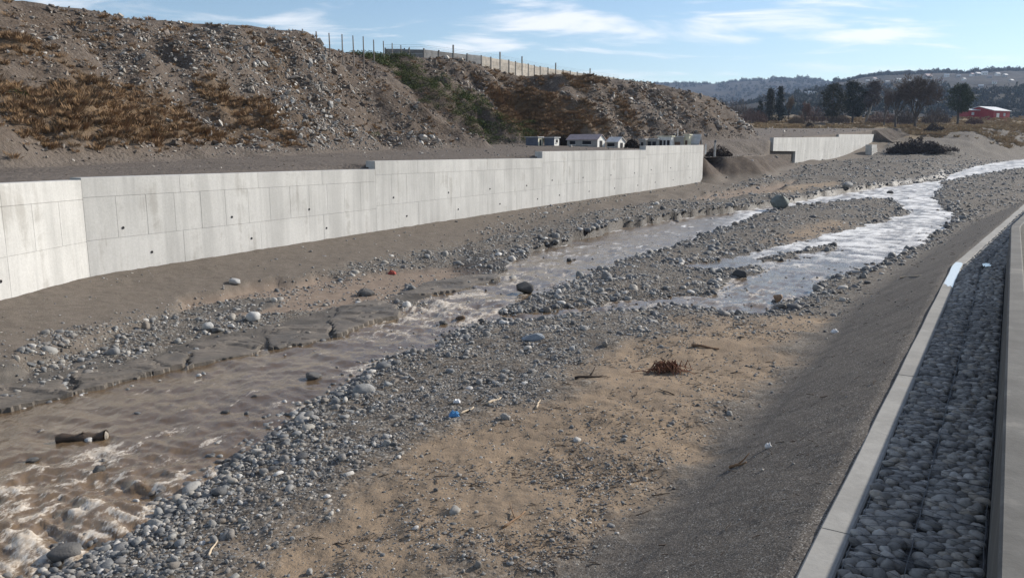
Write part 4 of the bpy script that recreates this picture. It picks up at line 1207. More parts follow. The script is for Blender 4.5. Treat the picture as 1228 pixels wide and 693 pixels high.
# ------------------------------------------------------------------ small huts behind the wall
def hut_mat(n, c): return simple(n, c, .8, .18, 3, .1, .25)
H_WHITE, H_CREAM, H_GREY, H_BLUE, H_BROWN = hut_mat('white_paint', (.78, .77, .73)), hut_mat('cream_paint', (.72, .68, .52)), hut_mat('grey_boards', (.36, .35, .33)), hut_mat('slate_blue_boards', (.13, .15, .19)), hut_mat('brown_boards', (.15, .10, .075))
R_PINK, R_GREY, R_WHITE, H_DARK = hut_mat('faded_red_roof', (.42, .34, .33)), hut_mat('tin_roof', (.48, .49, .50)), hut_mat('pale_roof', (.62, .60, .58)), hut_mat('dark_opening', (.025, .025, .03))
HD = 86.0
def hut(label, xl, xr, ytop, mats, roof='flat', face=.25, eave=.62, depth=None, openings=(), gable_open=True):
    """a small hut: long front wall from xl to xr facing the river, its right end wall turned to the sun"""
    A = atd(xl, 178, HD); B = atd(xr, 178, HD)
    z0 = gz_terr((A.x + B.x) / 2, HD) - .05
    Wd = B.x - A.x; ztop_ = atd(xl, ytop, HD).z - z0
    # the front turns a little away so the right-hand end wall also shows
    ang = math.radians(-38); fl = Wd * (1 - face) / math.cos(ang); dp = Wd * face / abs(math.sin(ang))
    root = empty('hut', (A.x, HD + fl * .4, z0), label, 'hut', 'small huts behind the flood wall', ang)
    front, end, rf = mats
    he = ztop_ * (eave if roof == 'gable' else .94)
    m = MB(); m.box((fl / 2, .03, he / 2), (fl, .06, he)); m.box((.03, dp / 2, he / 2), (.054, dp - .13, he - .004)); m.box((fl / 2, dp - .03, he / 2), (fl, .06, he)); m.build('wall', front, root)
    m = MB()
    if roof == 'gable':
        v = [(fl, .064, 0), (fl, dp - .064, 0), (fl, dp - .064, he), (fl, dp / 2, ztop_ - .05), (fl, .064, he)]
        m.add(v + [(q[0] - .06, q[1], q[2]) for q in v], [(0, 1, 2, 3, 4), (9, 8, 7, 6, 5)] + [(a, a + 5, (a + 1) % 5 + 5, (a + 1) % 5) for a in range(5)])
    else: m.box((fl - .03, dp / 2, he / 2), (.06, dp - .13, he - .004))
    m.build('end_wall', end, root)
    m = MB(); ov = .10
    if roof == 'gable':
        for sgn in (0, 1):
            y0, y1 = (-ov, dp / 2) if not sgn else (dp + ov, dp / 2)
            za = he - .06; zb2_ = ztop_ - .02
            v = [(-ov, y0, za), (fl + ov, y0, za), (fl + ov, y1, zb2_), (-ov, y1, zb2_)]
            m.hexa([Vector(q) for q in v] + [Vector(q) + Vector((0, 0, .06)) for q in v])
    else: m.box((fl / 2, dp / 2, he + .05), (fl + 2 * ov, dp + 2 * ov, .09))
    m.build('roof', rf, root)
    for (kind, where, u0, u1, v0, v1) in openings:
        q = MB()
        if where == 'front': q.box((fl * (u0 + u1) / 2, -.005, he * (v0 + v1) / 2), (fl * (u1 - u0), .05, he * (v1 - v0)))
        else: q.box((fl + .005, dp * (u0 + u1) / 2, he * (v0 + v1) / 2), (.05, dp * (u1 - u0), he * (v1 - v0)))
        w_ = q.build(kind, H_DARK if kind != 'door' or where == 'end' else H_BROWN, root)
        if kind == 'window':
            q = MB()
            if where == 'front': q.box((fl * (u0 + u1) / 2, -.045, he * v0), (fl * (u1 - u0) + .1, .04, .06))
            else: q.box((fl + .045, dp * (u0 + u1) / 2, he * v0), (.04, dp * (u1 - u0) + .1, .06))
            q.build('sill', end, w_)
    return root
hut('slate blue flat-roofed hut with a white end wall', 630.6, 651, 164.5, (H_BLUE, H_CREAM, R_GREY), 'flat', .30, openings=(('door', 'end', .35, .65, 0, .8),))  # dark front and white end have shade and sunlight put into the paint
hut('dark grey flat-roofed hut with a narrow white end beside the blue hut', 653, 671, 165, (H_BLUE, H_WHITE, R_GREY), 'flat', .38, openings=(('window', 'end', .35, .7, .4, .8),))
hut('long low grey hut with a faded reddish roof and white gable', 681, 726, 161.5, (H_GREY, H_WHITE, R_PINK), 'gable', .24, .60, openings=(('window', 'front', .52, .80, .3, .8), ('door', 'end', .30, .62, 0, .85), ('window', 'front', .1, .28, .3, .8)))
hut('small hut with a pale roof and white gable beside the long hut', 728, 751, 164.8, (H_GREY, H_WHITE, R_WHITE), 'gable', .46, .62, openings=(('window', 'front', .1, .7, .3, .8), ('door', 'end', .34, .66, 0, .85)))
hut('plain low grey hut half hidden behind the wall', 767, 775.5, 167, (H_GREY, H_GREY, R_GREY), 'flat', .3, openings=(('window', 'front', .3, .7, .3, .8),))
hut('grey hut with two dark windows left of the porch', 776.5, 791, 166.5, (H_GREY, H_GREY, R_GREY), 'flat', .25, openings=(('window', 'front', .1, .42, .35, .85), ('window', 'front', .55, .88, .35, .85)))
hp = hut('white hut with a pillared porch and cream roof', 790, 808, 162.8, (H_WHITE, H_WHITE, H_CREAM), 'flat', .22, openings=(('window', 'front', .12, .32, .1, .8), ('window', 'front', .42, .58, .1, .8), ('window', 'front', .68, .88, .1, .8)))
hut('low grey hut with a brown door and a thin mast behind', 808.5, 820, 163.2, (H_GREY, H_GREY, R_GREY), 'flat', .2, openings=(('door', 'front', .15, .75, 0, .75),))
hut('narrow cream hut standing taller than its neighbours', 820.5, 829, 160.6, (H_CREAM, H_CREAM, H_CREAM), 'flat', .4, openings=(('door', 'front', .25, .7, 0, .75),))
hut('slate blue hut at the right end of the hut row', 829.5, 841, 161.5, (H_BLUE, H_BROWN, R_GREY), 'gable', .3, .6, openings=(('window', 'front', .2, .6, .3, .7),))
t = atd(813, 154.5, 89); zg = gz_terr(t.x, t.y)
o = empty('mast', (t.x, t.y, zg), 'thin pale mast standing behind the hut row', 'mast'); m = MB(); m.tube([(0, 0, 0), (0, 0, t.z - zg)], [.06, .04], 6); m.build('pole', R_WHITE, o)
t = atd(857.8, 168, 82); zg = gz_terr(t.x, t.y)
o = empty('fence_post.020', (t.x, t.y, zg), 'lone pale post standing past the end of the long wall', 'post'); m = MB(); m.tube([(0, 0, -.3), (0, 0, t.z - zg)], [.11, .10], 8); m.build('shaft', simple('pale_post', (.42, .41, .39), .8, .2, 4), o)
m = MB(); m.tube([(0, 0, t.z - zg - .25), (.02, 0, t.z - zg - .05)], .115, 8); m.build('band', WIRE, o)
t = atd(846, 182.5, 79); zg = gz_terr(t.x, t.y)
o = empty('marker_stub', (t.x, t.y, zg), 'short white stub beside the end of the long wall', 'marker'); m = MB(); m.box((0, 0, .15), (.14, .14, .9)); m.build('shaft', H_WHITE, o)
m = MB(); m.box((0, 0, .62), (.18, .18, .05)); m.build('cap', R_WHITE, o)
# concrete block at the far end of the second wall
A = hit_bed(1053, 186, 100); m = MB()
o = empty('concrete_block', (A.x, A.y, A.z), 'low concrete blocks stacked past the far wall end', 'block', None, math.radians(52))
for k in range(3):
    m = MB(); m.box((1.6, 1.6 + .1 * k, -.2 + .72 * k + .35), (4.6 - .5 * k, 1.2, .68)); m.build('block', CONC, o)

# ------------------------------------------------------------------ trees and brush beyond the works
BARK = simple('grey_bark', (.085, .072, .062), .95, .3, 5, .4, .15)
BARK_P = simple('pale_bark', (.26, .24, .21), .95, .3, 5, .4, .15)
NEEDLE = leafy('pine_needles', [(.026, .036, .018), (.042, .055, .024), (.055, .066, .030)])
TWIGS_B = leafy('bare_twigs', [(.13, .10, .082), (.10, .078, .066)])
TWIGS_R = leafy('reddish_twigs', [(.17, .105, .082), (.13, .08, .065)])
TWIGS_Y = leafy('tan_twigs', [(.22, .16, .10), (.17, .12, .08)])
EVER = leafy('dark_evergreen', [(.026, .030, .018), (.042, .044, .026), (.062, .054, .036)])
def bare_tree(label, px, pyb, pyt, wpx, mat, bark=BARK, D0=None, lean=0.0, fork=.28, seed=1, levels=5, name='bare_tree', fan=.5):
    B = hit_bed(px, pyb, 120); r = random.Random(seed)
    Ht = (pyb - pyt) / FPX * B.y; Wt = wpx / FPX * B.y
    root = empty(name, tuple(B), label, 'tree')
    tm, cmv, cmf = MB(), [], []
    def branch(p, d, l, rad, lev):
        n = 3; pts = [p]
        for k in range(n):
            d = (d + Vector((r.gauss(0, .10), r.gauss(0, .10), .03))).normalized(); pts.append(pts[-1] + d * l / n)
        if lev <= 2:
            tm.tube(pts, [rad * (1 - .4 * k / n) for k in range(n + 1)], 6 if lev == 0 else 5)
        else:
            w = max(rad, .035)
            for a, b in zip(pts[:-1], pts[1:]):
                s = (b - a).cross(Vector((r.gauss(0, 1), r.gauss(0, 1), r.gauss(0, 1)))).normalized() * w
                i = len(cmv); cmv.extend([a - s, a + s, b + s * .7, b - s * .7]); cmf.append((i, i + 1, i + 2, i + 3))
        if lev >= levels: return
        kids = (5 if lev == 0 else 4) if lev < 3 else 4
        for k in range(kids):
            u = r.uniform(.35, 1.0) if lev else r.uniform(.8, 1.0)
            q = pts[min(int(u * n), n - 1)].lerp(pts[min(int(u * n) + 1, n)], u * n % 1)
            a = r.uniform(0, 6.28); sp = r.uniform(.45, 1.0) * fan * (1.15 if lev == 0 else 1.4)
            o_ = d.orthogonal().normalized(); o2 = d.cross(o_)
            nd = (d * math.cos(sp) + (o_ * math.cos(a) + o2 * math.sin(a)) * math.sin(sp) + Vector((0, 0, .12))).normalized()
            branch(q, nd, l * r.uniform(.55, .8) if lev else Ht * r.uniform(.30, .42), rad * .55, lev + 1)
    branch(Vector((0, 0, -.3)), Vector((lean, 0, 1)).normalized(), Ht * fork, Ht * .028, 0)
    # fit the crown to the tree's height and spread
    zs_ = max(v.z for v in cmv); xs_ = max(abs(v.x) for v in cmv) + 1e-6
    fz_, fx_ = Ht / zs_, Wt / xs_
    def fit(v): v = Vector(v); k = min(1, max(0, v.z / (Ht * fork))); return Vector((v.x * (1 + (fx_ - 1) * k), v.y * (1 + (fx_ - 1) * k), v.z * fz_))
    tm.v = [tuple(fit(v)) for v in tm.v]
    tm.build('trunk', bark, root)
    me = bpy.data.meshes.new('crown'); me.from_pydata([tuple(fit(v)) for v in cmv], [], cmf); link('crown', me, root, [mat])
    return root
def leaf_tree(label, px, pyb, pyt, wpx, mat, bark=BARK, trunk=.3, seed=1, shape='round', name='pine_tree', lean=0.0, nclump=60, per=70):
    B = hit_bed(px, pyb, 120); r = random.Random(seed)
    Ht = (pyb - pyt) / FPX * B.y; Wt = wpx / FPX * B.y
    root = empty(name, tuple(B), label, 'tree')
    tm = MB(); v, f = [], []
    tm.tube([(0, 0, -.3), (lean * Ht * .3, 0, Ht * .35), (lean * Ht * .6, r.uniform(-.2, .2), Ht * .85)], [Ht * .03, Ht * .024, Ht * .006], 7)
    for k in range(nclump):
        u = (k + r.random()) / nclump
        if shape == 'cone': rr = Wt * (1.02 - u) ** .8 * r.uniform(.55, 1.05)
        else: rr = Wt * (max(.06, math.sin(math.pi * (.10 + .86 * u))) ** .6) * r.uniform(.45, 1.05)
        zc = Ht * (trunk + (1 - trunk) * u) * .97; a = r.uniform(0, 6.28)
        ax = lean * Ht * .65 * u
        c = Vector((ax + math.cos(a) * rr * .72, math.sin(a) * rr * .72, zc))
        if k % 4 == 0: tm.tube([(ax, 0, zc - Ht * .06), tuple(c)], [Ht * .008, Ht * .003], 4)
        cs = Ht * r.uniform(.06, .11)
        for q in range(per):
            d = Vector((r.gauss(0, 1), r.gauss(0, 1), r.gauss(0, .6))) * cs * .55
            p, s = Vector((r.gauss(0, 1), r.gauss(0, 1), r.gauss(0, 1))).normalized() * cs * .30, Vector((r.gauss(0, 1), r.gauss(0, 1), r.gauss(0, 1))).normalized() * cs * .22
            i = len(v); v += [tuple(c + d - p), tuple(c + d + s), tuple(c + d + p)]; f.append((i, i + 1, i + 2))
    tm.build('trunk', bark, root)
    me = bpy.data.meshes.new('crown'); me.from_pydata(v, [], f); link('crown', me, root, [mat])
    return root
def shrub(name, label, px, pyb, pyt, wpx, mat, seed, n=900, D0=110, twig=True, group=None):
    B = hit_bed(px, pyb, D0); r = random.Random(seed)
    Ht = (pyb - pyt) / FPX * B.y; Wt = wpx / FPX * B.y
    root = empty(name, tuple(B), label, 'shrub', group)
    st = MB()
    for k in range(7):
        a = r.uniform(0, 6.28); st.tube([(0, 0, -.2), (math.cos(a) * Wt * .3, math.sin(a) * Wt * .2, Ht * .6)], [.06, .02], 4)
    st.build('stem', BARK, root)
    v, f = [], []
    for k in range(n):
        a = r.uniform(0, 6.28); u = r.random() ** .5
        c = Vector((math.cos(a) * Wt * u, math.sin(a) * Wt * .6 * u, 0)); top = Ht * (1 - u * u * .7) * (.75 + .35 * mn.noise(Vector((c.x * .8, c.y * .8, seed)))); c.z = top * r.uniform(.05, 1)
        if twig:
            d = Vector((c.x / Wt * .6 + r.gauss(0, .4), r.gauss(0, .4), 1)).normalized() * Ht * r.uniform(.15, .35); s = Vector((r.gauss(0, 1), r.gauss(0, 1), 0)).normalized() * .05
            i = len(v); v += [tuple(c - s), tuple(c + s), tuple(c + d)]; f.append((i, i + 1, i + 2))
        else:
            l = Ht * .12
            p, s = Vector((r.gauss(0, 1), r.gauss(0, 1), r.gauss(0, 1))).normalized() * l, Vector((r.gauss(0, 1), r.gauss(0, 1), r.gauss(0, 1))).normalized() * l * .6
            i = len(v); v += [tuple(c - p), tuple(c + s), tuple(c + p)]; f.append((i, i + 1, i + 2))
    me = bpy.data.meshes.new('foliage'); me.from_pydata(v, [], f); link('foliage', me, root, [mat])
    return root
leaf_tree('tall dark pointed conifer at the left end of the far trees', 922, 147, 108, 9, EVER, trunk=.08, seed=2, shape='cone', name='conifer', nclump=55)
leaf_tree('slim dark conifer rising right behind the tallest conifer', 934, 147, 106, 6, EVER, trunk=.08, seed=3, shape='cone', name='conifer.001', nclump=45)
leaf_tree('short rounded dark conifer left of the pointed conifers', 911, 146, 122, 7, EVER, trunk=.08, seed=4, shape='cone', name='conifer.002', nclump=40)
bare_tree('slender leafless tan tree beside the dark conifers', 945, 147, 115, 7, TWIGS_Y, seed=5, name='bare_tree', fan=.35, fork=.15)
leaf_tree('broad dark evergreen with a crooked trunk amid the far trees', 997, 149, 103, 17, EVER, trunk=.22, seed=6, name='evergreen_tree', nclump=75)
leaf_tree('dark evergreen crowding the right side of the broad one', 1022, 148, 100, 17, EVER, trunk=.20, seed=7, name='evergreen_tree.001', nclump=75)
leaf_tree('pale-limbed tree leaning right beside the dark evergreens', 1037, 148.5, 99, 12, TWIGS_B, BARK_P, trunk=.40, seed=8, name='leaning_tree', lean=.35, nclump=45)
bare_tree('small bare tree with a dark straight trunk', 1074, 155, 98, 18, TWIGS_B, seed=9, name='bare_tree.001', fork=.42, fan=.5)
bare_tree('largest bare tree with a wide fan of branches', 1097.5, 154, 88, 30, TWIGS_B, seed=10, name='bare_tree.002', fork=.24, fan=.55, levels=6)
bare_tree('brown bare tree between the leaning tree and the small straight one', 1060, 151, 104, 15, TWIGS_B, seed=21, name='bare_tree.003', fork=.3, fan=.5)
bare_tree('low reddish bare tree right of the slender tan tree', 964, 148, 122, 10, TWIGS_R, seed=22, name='bare_tree.004', fork=.2, fan=.5)
leaf_tree('round dark green pine standing alone before the red sheds', 1148, 151, 103, 17, NEEDLE, trunk=.36, seed=12, name='pine_tree', nclump=80)
for k, (px, yb, yt, w_, mt, lb) in enumerate([(878, 146, 116, 26, TWIGS_B, 'purplish bare thicket behind the end of the rubble slope'), (903, 148, 128, 16, TWIGS_R, 'reddish thicket left of the dark conifers'), (976, 148, 126, 20, TWIGS_R, 'reddish bare thicket between the conifers and the broad evergreens'),
        (1006, 149, 134, 12, TWIGS_B, 'grey thicket at the foot of the broad evergreens'), (1058, 149, 131, 18, TWIGS_R, 'reddish thicket under the leaning tree'), (1085, 150, 129, 14, TWIGS_B, 'grey thicket behind the largest bare tree'), (1122, 149, 127, 16, TWIGS_B, 'grey thicket left of the round pine'),
        (1168, 150, 140, 10, TWIGS_R, 'low reddish thicket before the red sheds'), (955, 149, 138, 9, TWIGS_Y, 'tan thicket beside the slender tan tree')]):
    shrub('thicket' + ('' if not k else '.%03d' % k), lb, px, yb, yt, w_, mt, 40 + k, 1400, 170)
shrub('bramble_bush', 'long dark bramble bush on the bank past the far wall', 1098, 184, 163, 34, BRAMBLE, 60, 3200, 100, False)
shrub('bramble_bush.001', 'low dark bush at the foot of the dark bramble on the right', 1130, 182, 172, 20, BRAMBLE, 61, 1400, 100, False)
shrub('bramble_bush.002', 'small dark bush under the largest bare tree', 1120, 158, 147, 12, BRAMBLE, 62, 1200, 130, False)
shrub('bramble_bush.003', 'small dark bush before the conifers on the dry grass', 971, 154, 145, 5, BRAMBLE, 63, 700, 130, False)
t = atd(857, 184, 92); zg = gz_terr(t.x + .5, t.y)
def terr_bush(name, label, px, D_, w_, h_, seed, mat=BRAMBLE):
    t = atd(px, 180, D_); zg = gz_terr(t.x, t.y); r = random.Random(seed)
    o = empty(name, (t.x, t.y, zg), label, 'shrub'); v, f = [], []
    for k in range(900):
        a = r.uniform(0, 6.28); u = r.random() ** .5; c = Vector((math.cos(a) * w_ * u, math.sin(a) * w_ * .6 * u, 0)); c.z = h_ * (1 - u * u * .8) * r.random()
        l = h_ * .16; p, s = Vector((r.gauss(0, 1), r.gauss(0, 1), r.gauss(0, 1))).normalized() * l, Vector((r.gauss(0, 1), r.gauss(0, 1), r.gauss(0, 1))).normalized() * l * .6
        i = len(v); v += [tuple(c - p), tuple(c + s), tuple(c + p)]; f.append((i, i + 1, i + 2))
    me = bpy.data.meshes.new('foliage'); me.from_pydata(v, [], f); link('foliage', me, o, [mat])
    st = MB()
    for k in range(5): st.tube([(0, 0, -.2), (r.uniform(-.5, .5) * w_, r.uniform(-.3, .3) * w_, h_ * .6)], [.05, .02], 4)
    st.build('stem', BARK, o)
terr_bush('bramble_bush.004', 'dark bush behind the lone post past the wall end', 862, 92, 1.5, 1.3, 70)
terr_bush('bramble_bush.005', 'dark bush between the small pale-roofed hut and the low grey hut', 758, 85, .9, 1.2, 71)
terr_bush('bramble_bush.006', 'dark bush beside the left gable of the long hut', 676, 88, .8, 1.2, 72)
# dry grass fringe under the trees
n = 9000
gx_ = rng.uniform(0, 1, n); pxg = 900 + 320 * gx_; pyg = rng.uniform(146, 165, n)
dg = (pxg - PHW / 2) / FPX; Dg = np.exp(rng.uniform(math.log(135), math.log(300), n)); xg = dg * Dg * 1.0; yg = Dg
zg_, bg_ = bed(xg, yg)
k = (fbm(xg * .06, yg * .12, 3, 97) > -.15) & (yg + .15 * xg > 200) & (bg_['dw'] > 6)
hh = rng.uniform(.3, .9, n)
MEADOW = leafy('meadow_straw', [(.36, .26, .14), (.28, .20, .11), (.42, .31, .18)])
mtufts = [proto(tuft_mesh(20 + q, MEADOW, 30, .6, .03)) for q in range(5)]
scatter('meadow_grass', 'pale dry grass growing under the far trees', mtufts, np.stack([xg, yg, zg_], 1)[k], np.stack([rng.normal(0, .1, n), rng.normal(0, .1, n), rng.uniform(0, 6.28, n)], 1)[k], np.stack([hh * 2, hh * 2, hh], 1)[k], rng.integers(0, 5, n)[k])

# ------------------------------------------------------------------ red sheds
RED, TIN = simple('red_paint', (.30, .035, .04), .6, .15, 2, 0, .3), simple('pale_tin_roof', (.60, .60, .60), .5, .1, 2)
def shed(label, name, xl, xr, yb, ye, yr, D_, ang, dp, opens):
    A, B = atd(xl, yb, D_), atd(xr, yb, D_)
    zg = gz_bed(A.x, min(D_, 330)); z0 = min(zg, A.z) ; L = (B.x - A.x) / math.cos(ang)
    he = atd(xl, ye, D_).z - z0; hr = atd(xl, yr, D_).z - z0
    o = empty(name, (A.x, D_, z0), label, 'shed', None, ang)
    m = MB(); m.box((L / 2, .1, he / 2 - .5), (L, .2, he + 1)); m.box((L / 2, dp - .1, he / 2 - .5), (L, .2, he + 1))
    for xx in (.1, L - .1):
        v = [(xx - .1, .204, -1), (xx - .1, dp - .204, -1), (xx - .1, dp - .204, he), (xx - .1, dp / 2, hr - .1), (xx - .1, .204, he)]
        m.add(v + [(q[0] + .2, q[1], q[2]) for q in v], [(4, 3, 2, 1, 0), (5, 6, 7, 8, 9)] + [(a, (a + 1) % 5, (a + 1) % 5 + 5, a + 5) for a in range(5)])
    m.build('wall', RED, o)
    m = MB()
    for y0, y1 in ((-.4, dp / 2), (dp + .4, dp / 2)):
        v = [(-.4, y0, he - .05), (L + .4, y0, he - .05), (L + .4, y1, hr), (-.4, y1, hr)]
        m.hexa([Vector(q) for q in v] + [Vector(q) + Vector((0, 0, .15)) for q in v])
    m.build('roof', TIN, o)
    for kd_, u0, u1, v0, v1 in opens:
        q = MB(); q.box((L * (u0 + u1) / 2, -.03, he * (v0 + v1) / 2), (L * (u1 - u0), .1, he * (v1 - v0))); q.build(kd_, H_WHITE if kd_ == 'door' else R_GREY, o)
shed('long low red shed with a pale roof edge', 'red_shed', 1160, 1192, 142, 132.5, 130.5, 300, .10, 6, [('door', .74, .80, 0, .8), ('window', .5, .62, .3, .75), ('window', .15, .25, .4, .75)])
shed('taller red shed with a pale pitched roof at the far right', 'red_shed.001', 1191, 1222, 142, 133, 127.5, 296, .55, 11, [('door', .18, .34, 0, .7), ('window', .6, .72, .35, .75)])

# ------------------------------------------------------------------ far hills, their woods and houses
def hill_mat(name, a, b, c_):
    m = NT(name); w = m.co('World')
    n1 = m.noise(w, .008, 6, .65); n2 = m.noise(w, .05, 5, .7)
    c = m.mix(m.rng(n1, .35, .65), a, b); c = m.mix(m.rng(n2, .5, .7, 0, .7), c, c_)
    return m.out(c, 1.0, m.bump(n2, 1.0, 4.0), .05)
HM = hill_mat('wooded_hill', (.040, .040, .038), (.065, .058, .050), (.028, .030, .028))
HM2 = hill_mat('winter_hill', (.042, .040, .037), (.080, .070, .058), (.030, .032, .029))
HILLS = []
def far_hill(name, label, sky_px, D_ridge, D_base, zb0, mat, pw=1.4, seed=0, x_px=None):
    xs = np.linspace(sky_px[0][0], sky_px[-1][0], 260)
    ys = np.interp(xs, [p[0] for p in sky_px], [p[1] for p in sky_px])
    V = []; rowsn = 70
    for k in range(rowsn):
        t = k / (rowsn - 11) if k < rowsn - 10 else 1 + (k - (rowsn - 11)) * .06
        D_ = D_base + (D_ridge - D_base) * t
        ax = (xs - PHW / 2) / FPX / (CP + (PHH / 2 - ys) / FPX * SP)
        zr = EYE + D_ridge * np.array([ray(PHW / 2, q)[2] / ray(PHW / 2, q)[1] for q in ys])
        X_ = ax * D_; nz = fbm(X_ * .004, D_ * .004 + X_ * 0, 5, seed) * (zr * .14)
        tt = min(t, 1.0)
        Z = zb0 + (zr - zb0) * tt ** pw + nz * math.sin(math.pi * tt) + (fbm(X_ * .03, X_ * 0 + D_ * .03, 3, seed + 5) * zr * .018 if t <= 1 else -(t - 1) * zr * .5)
        V.append(np.stack([X_, np.full_like(X_, D_), Z], -1))
    V = np.array(V); o = link(name, npmesh(name, V.reshape(-1, 3), grid_faces(rowsn, 260)), None, [mat])
    tag(o, label, kind='structure'); HILLS.append(V); return V
VA = far_hill('hills', 'long blue wooded ridge on the skyline', [(560, 102), (700, 101.5), (770, 100.5), (800, 99.5), (863, 100.3), (884, 97.3), (930, 95), (967, 94), (988, 95.8), (1004, 100), (1040, 97), (1100, 97), (1300, 97)], 2600, 900, 6, HM, 1.25, 201)
VB = far_hill('hills.001', 'nearer wooded hill with scattered houses on the right', [(985, 118), (1002, 98.5), (1010, 98.5), (1026, 94.5), (1045, 91.6), (1061, 89), (1096, 88), (1148, 87), (1190, 85.5), (1228, 84.5), (1330, 83)], 1500, 420, 6, HM2, 1.1, 202)
VC = far_hill('hills.002', 'low dark wooded rise behind the trees', [(760, 138), (860, 128), (900, 124), (950, 116), (985, 109), (1020, 106), (1060, 112), (1120, 121), (1200, 126), (1330, 128)], 900, 380, 6, HM, 1.0, 203)
def hill_pt(V, u, v):
    a, b = u * (V.shape[0] - 12), v * (V.shape[1] - 2); i, j = a.astype(int), b.astype(int); fa, fb = (a - i)[:, None], (b - j)[:, None]
    return (V[i, j] * (1 - fa) + V[i + 1, j] * fa) * (1 - fb) + (V[i, j + 1] * (1 - fa) + V[i + 1, j + 1] * fa) * fb
WOODM = leafy('far_wood', [(.026, .032, .020), (.042, .046, .030), (.06, .052, .042)])
fw = [proto(clump_mesh('far_tree', 400 + k, WOODM, 60, .34, 1.0)) for k in range(4)]
Pw, Sw = [], []
for V, cnt, hs, ridge in ((VA, 5200, (6, 11), .12), (VB, 3800, (4, 8), .2), (VC, 2600, (3, 7), .12)):
    u = rng.random(cnt); u = np.where(rng.random(cnt) < ridge, .985 + .015 * rng.random(cnt), u); v = rng.random(cnt)
    Q = hill_pt(V, u, v); k = (fbm(Q[:, 0] * .006, Q[:, 1] * .006, 4, 210) > (-.12 if V is not VB else .02)) | ((u > .98) & (rng.random(cnt) < .75))
    Q = Q[k]; h = rng.uniform(*hs, len(Q)) * np.where(rng.random(len(Q)) < .15, 1.5, 1)
    Pw.append(Q); Sw.append(np.stack([h * .9, h * .9, h * 1.7], 1))
Pw, Sw = np.vstack(Pw), np.vstack(Sw)
scatter('forest', 'dark winter woods covering the far hills', fw, Pw, np.stack([0 * Pw[:, 0], 0 * Pw[:, 0], rng.uniform(0, 6.28, len(Pw))], 1), Sw, rng.integers(0, 4, len(Pw)))
def far_house(k, V, px, py, wpx, roofm, wallm, label):
    # find the hillside point that shows at this pixel
    best = None
    d = ray(px, py)
    az_ = d[0] / d[1]; el = d[2] / d[1]
    A_ = V[:-11]; ax = A_[..., 0] / A_[..., 1]; e = (A_[..., 2] - EYE) / A_[..., 1]
    q = np.unravel_index(np.argmin((ax - az_) ** 2 + (e - el) ** 2), ax.shape); p = A_[q]
    s = wpx / FPX * p[1]
    o = empty('house' + ('' if not k else '.%03d' % k), (p[0], p[1], p[2]), label, 'house', 'houses scattered over the far hill', random.uniform(-.5, .5))
    h = s * .42; m = MB(); m.box((0, 0, h / 2 - 1), (s, s * .7, h + 2)); m.build('wall', wallm, o)
    m = MB(); v = [(-s * .55, -s * .42, h), (s * .55, -s * .42, h), (s * .55, s * .42, h), (-s * .55, s * .42, h), (-s * .55, 0, h * 1.75), (s * .55, 0, h * 1.75)]
    m.add(v, [(0, 1, 5, 4), (2, 3, 4, 5), (0, 4, 3), (1, 2, 5), (3, 2, 1, 0)]); m.build('roof', roofm, o)
    m = MB(); m.box((-s * .2, -s * .355, h * .5), (s * .16, .2, h * .4)); m.box((s * .2, -s * .355, h * .5), (s * .16, .2, h * .4)); m.build('window', H_DARK, o)
hs = [(1041, 99, 4), (1049, 97, 5), (1064, 101, 4), (1078, 98, 5), (1112, 95, 8), (1135, 93, 5), (1150, 93, 4), (1166, 92, 5), (1172, 91.5, 6), (1181, 90, 6), (1187, 95, 5), (1196, 91, 5), (1205, 93, 5), (1128, 100, 6), (1120, 115, 5),
      (1156, 97, 4), (1098, 105, 4), (1090, 100, 4), (1176, 104, 5), (1192, 101, 5), (1212, 99, 5)]
HORD = ['first', 'second', 'third', 'fourth', 'fifth', 'sixth', 'seventh', 'eighth', 'ninth', 'tenth', 'eleventh', 'twelfth', 'thirteenth', 'fourteenth', 'fifteenth', 'sixteenth', 'seventeenth', 'eighteenth', 'nineteenth', 'twentieth', 'last']
hs2 = [(964, 113.5, 4.5), (971, 112.8, 5), (977, 113, 4), (990, 113, 4), (982, 117, 4)]
for k, (px, py, w_) in enumerate(hs):
    white = k % 3 != 1
    far_house(k, VB, px, py, w_, R_WHITE if white else R_PINK, H_WHITE if k % 2 else H_GREY, ('pale-roofed' if white else 'faded red-roofed') + f' house, {HORD[sorted(h_[0] for h_ in hs).index(px)]} from the left along the far right hill')
for k, (px, py, w_) in enumerate(hs2):
    far_house(len(hs) + k, VC, px, py, w_, R_WHITE, H_WHITE, ['leftmost', 'second', 'fourth', 'rightmost', 'third'][k] + ' white house from left on the wooded rise behind the conifers')

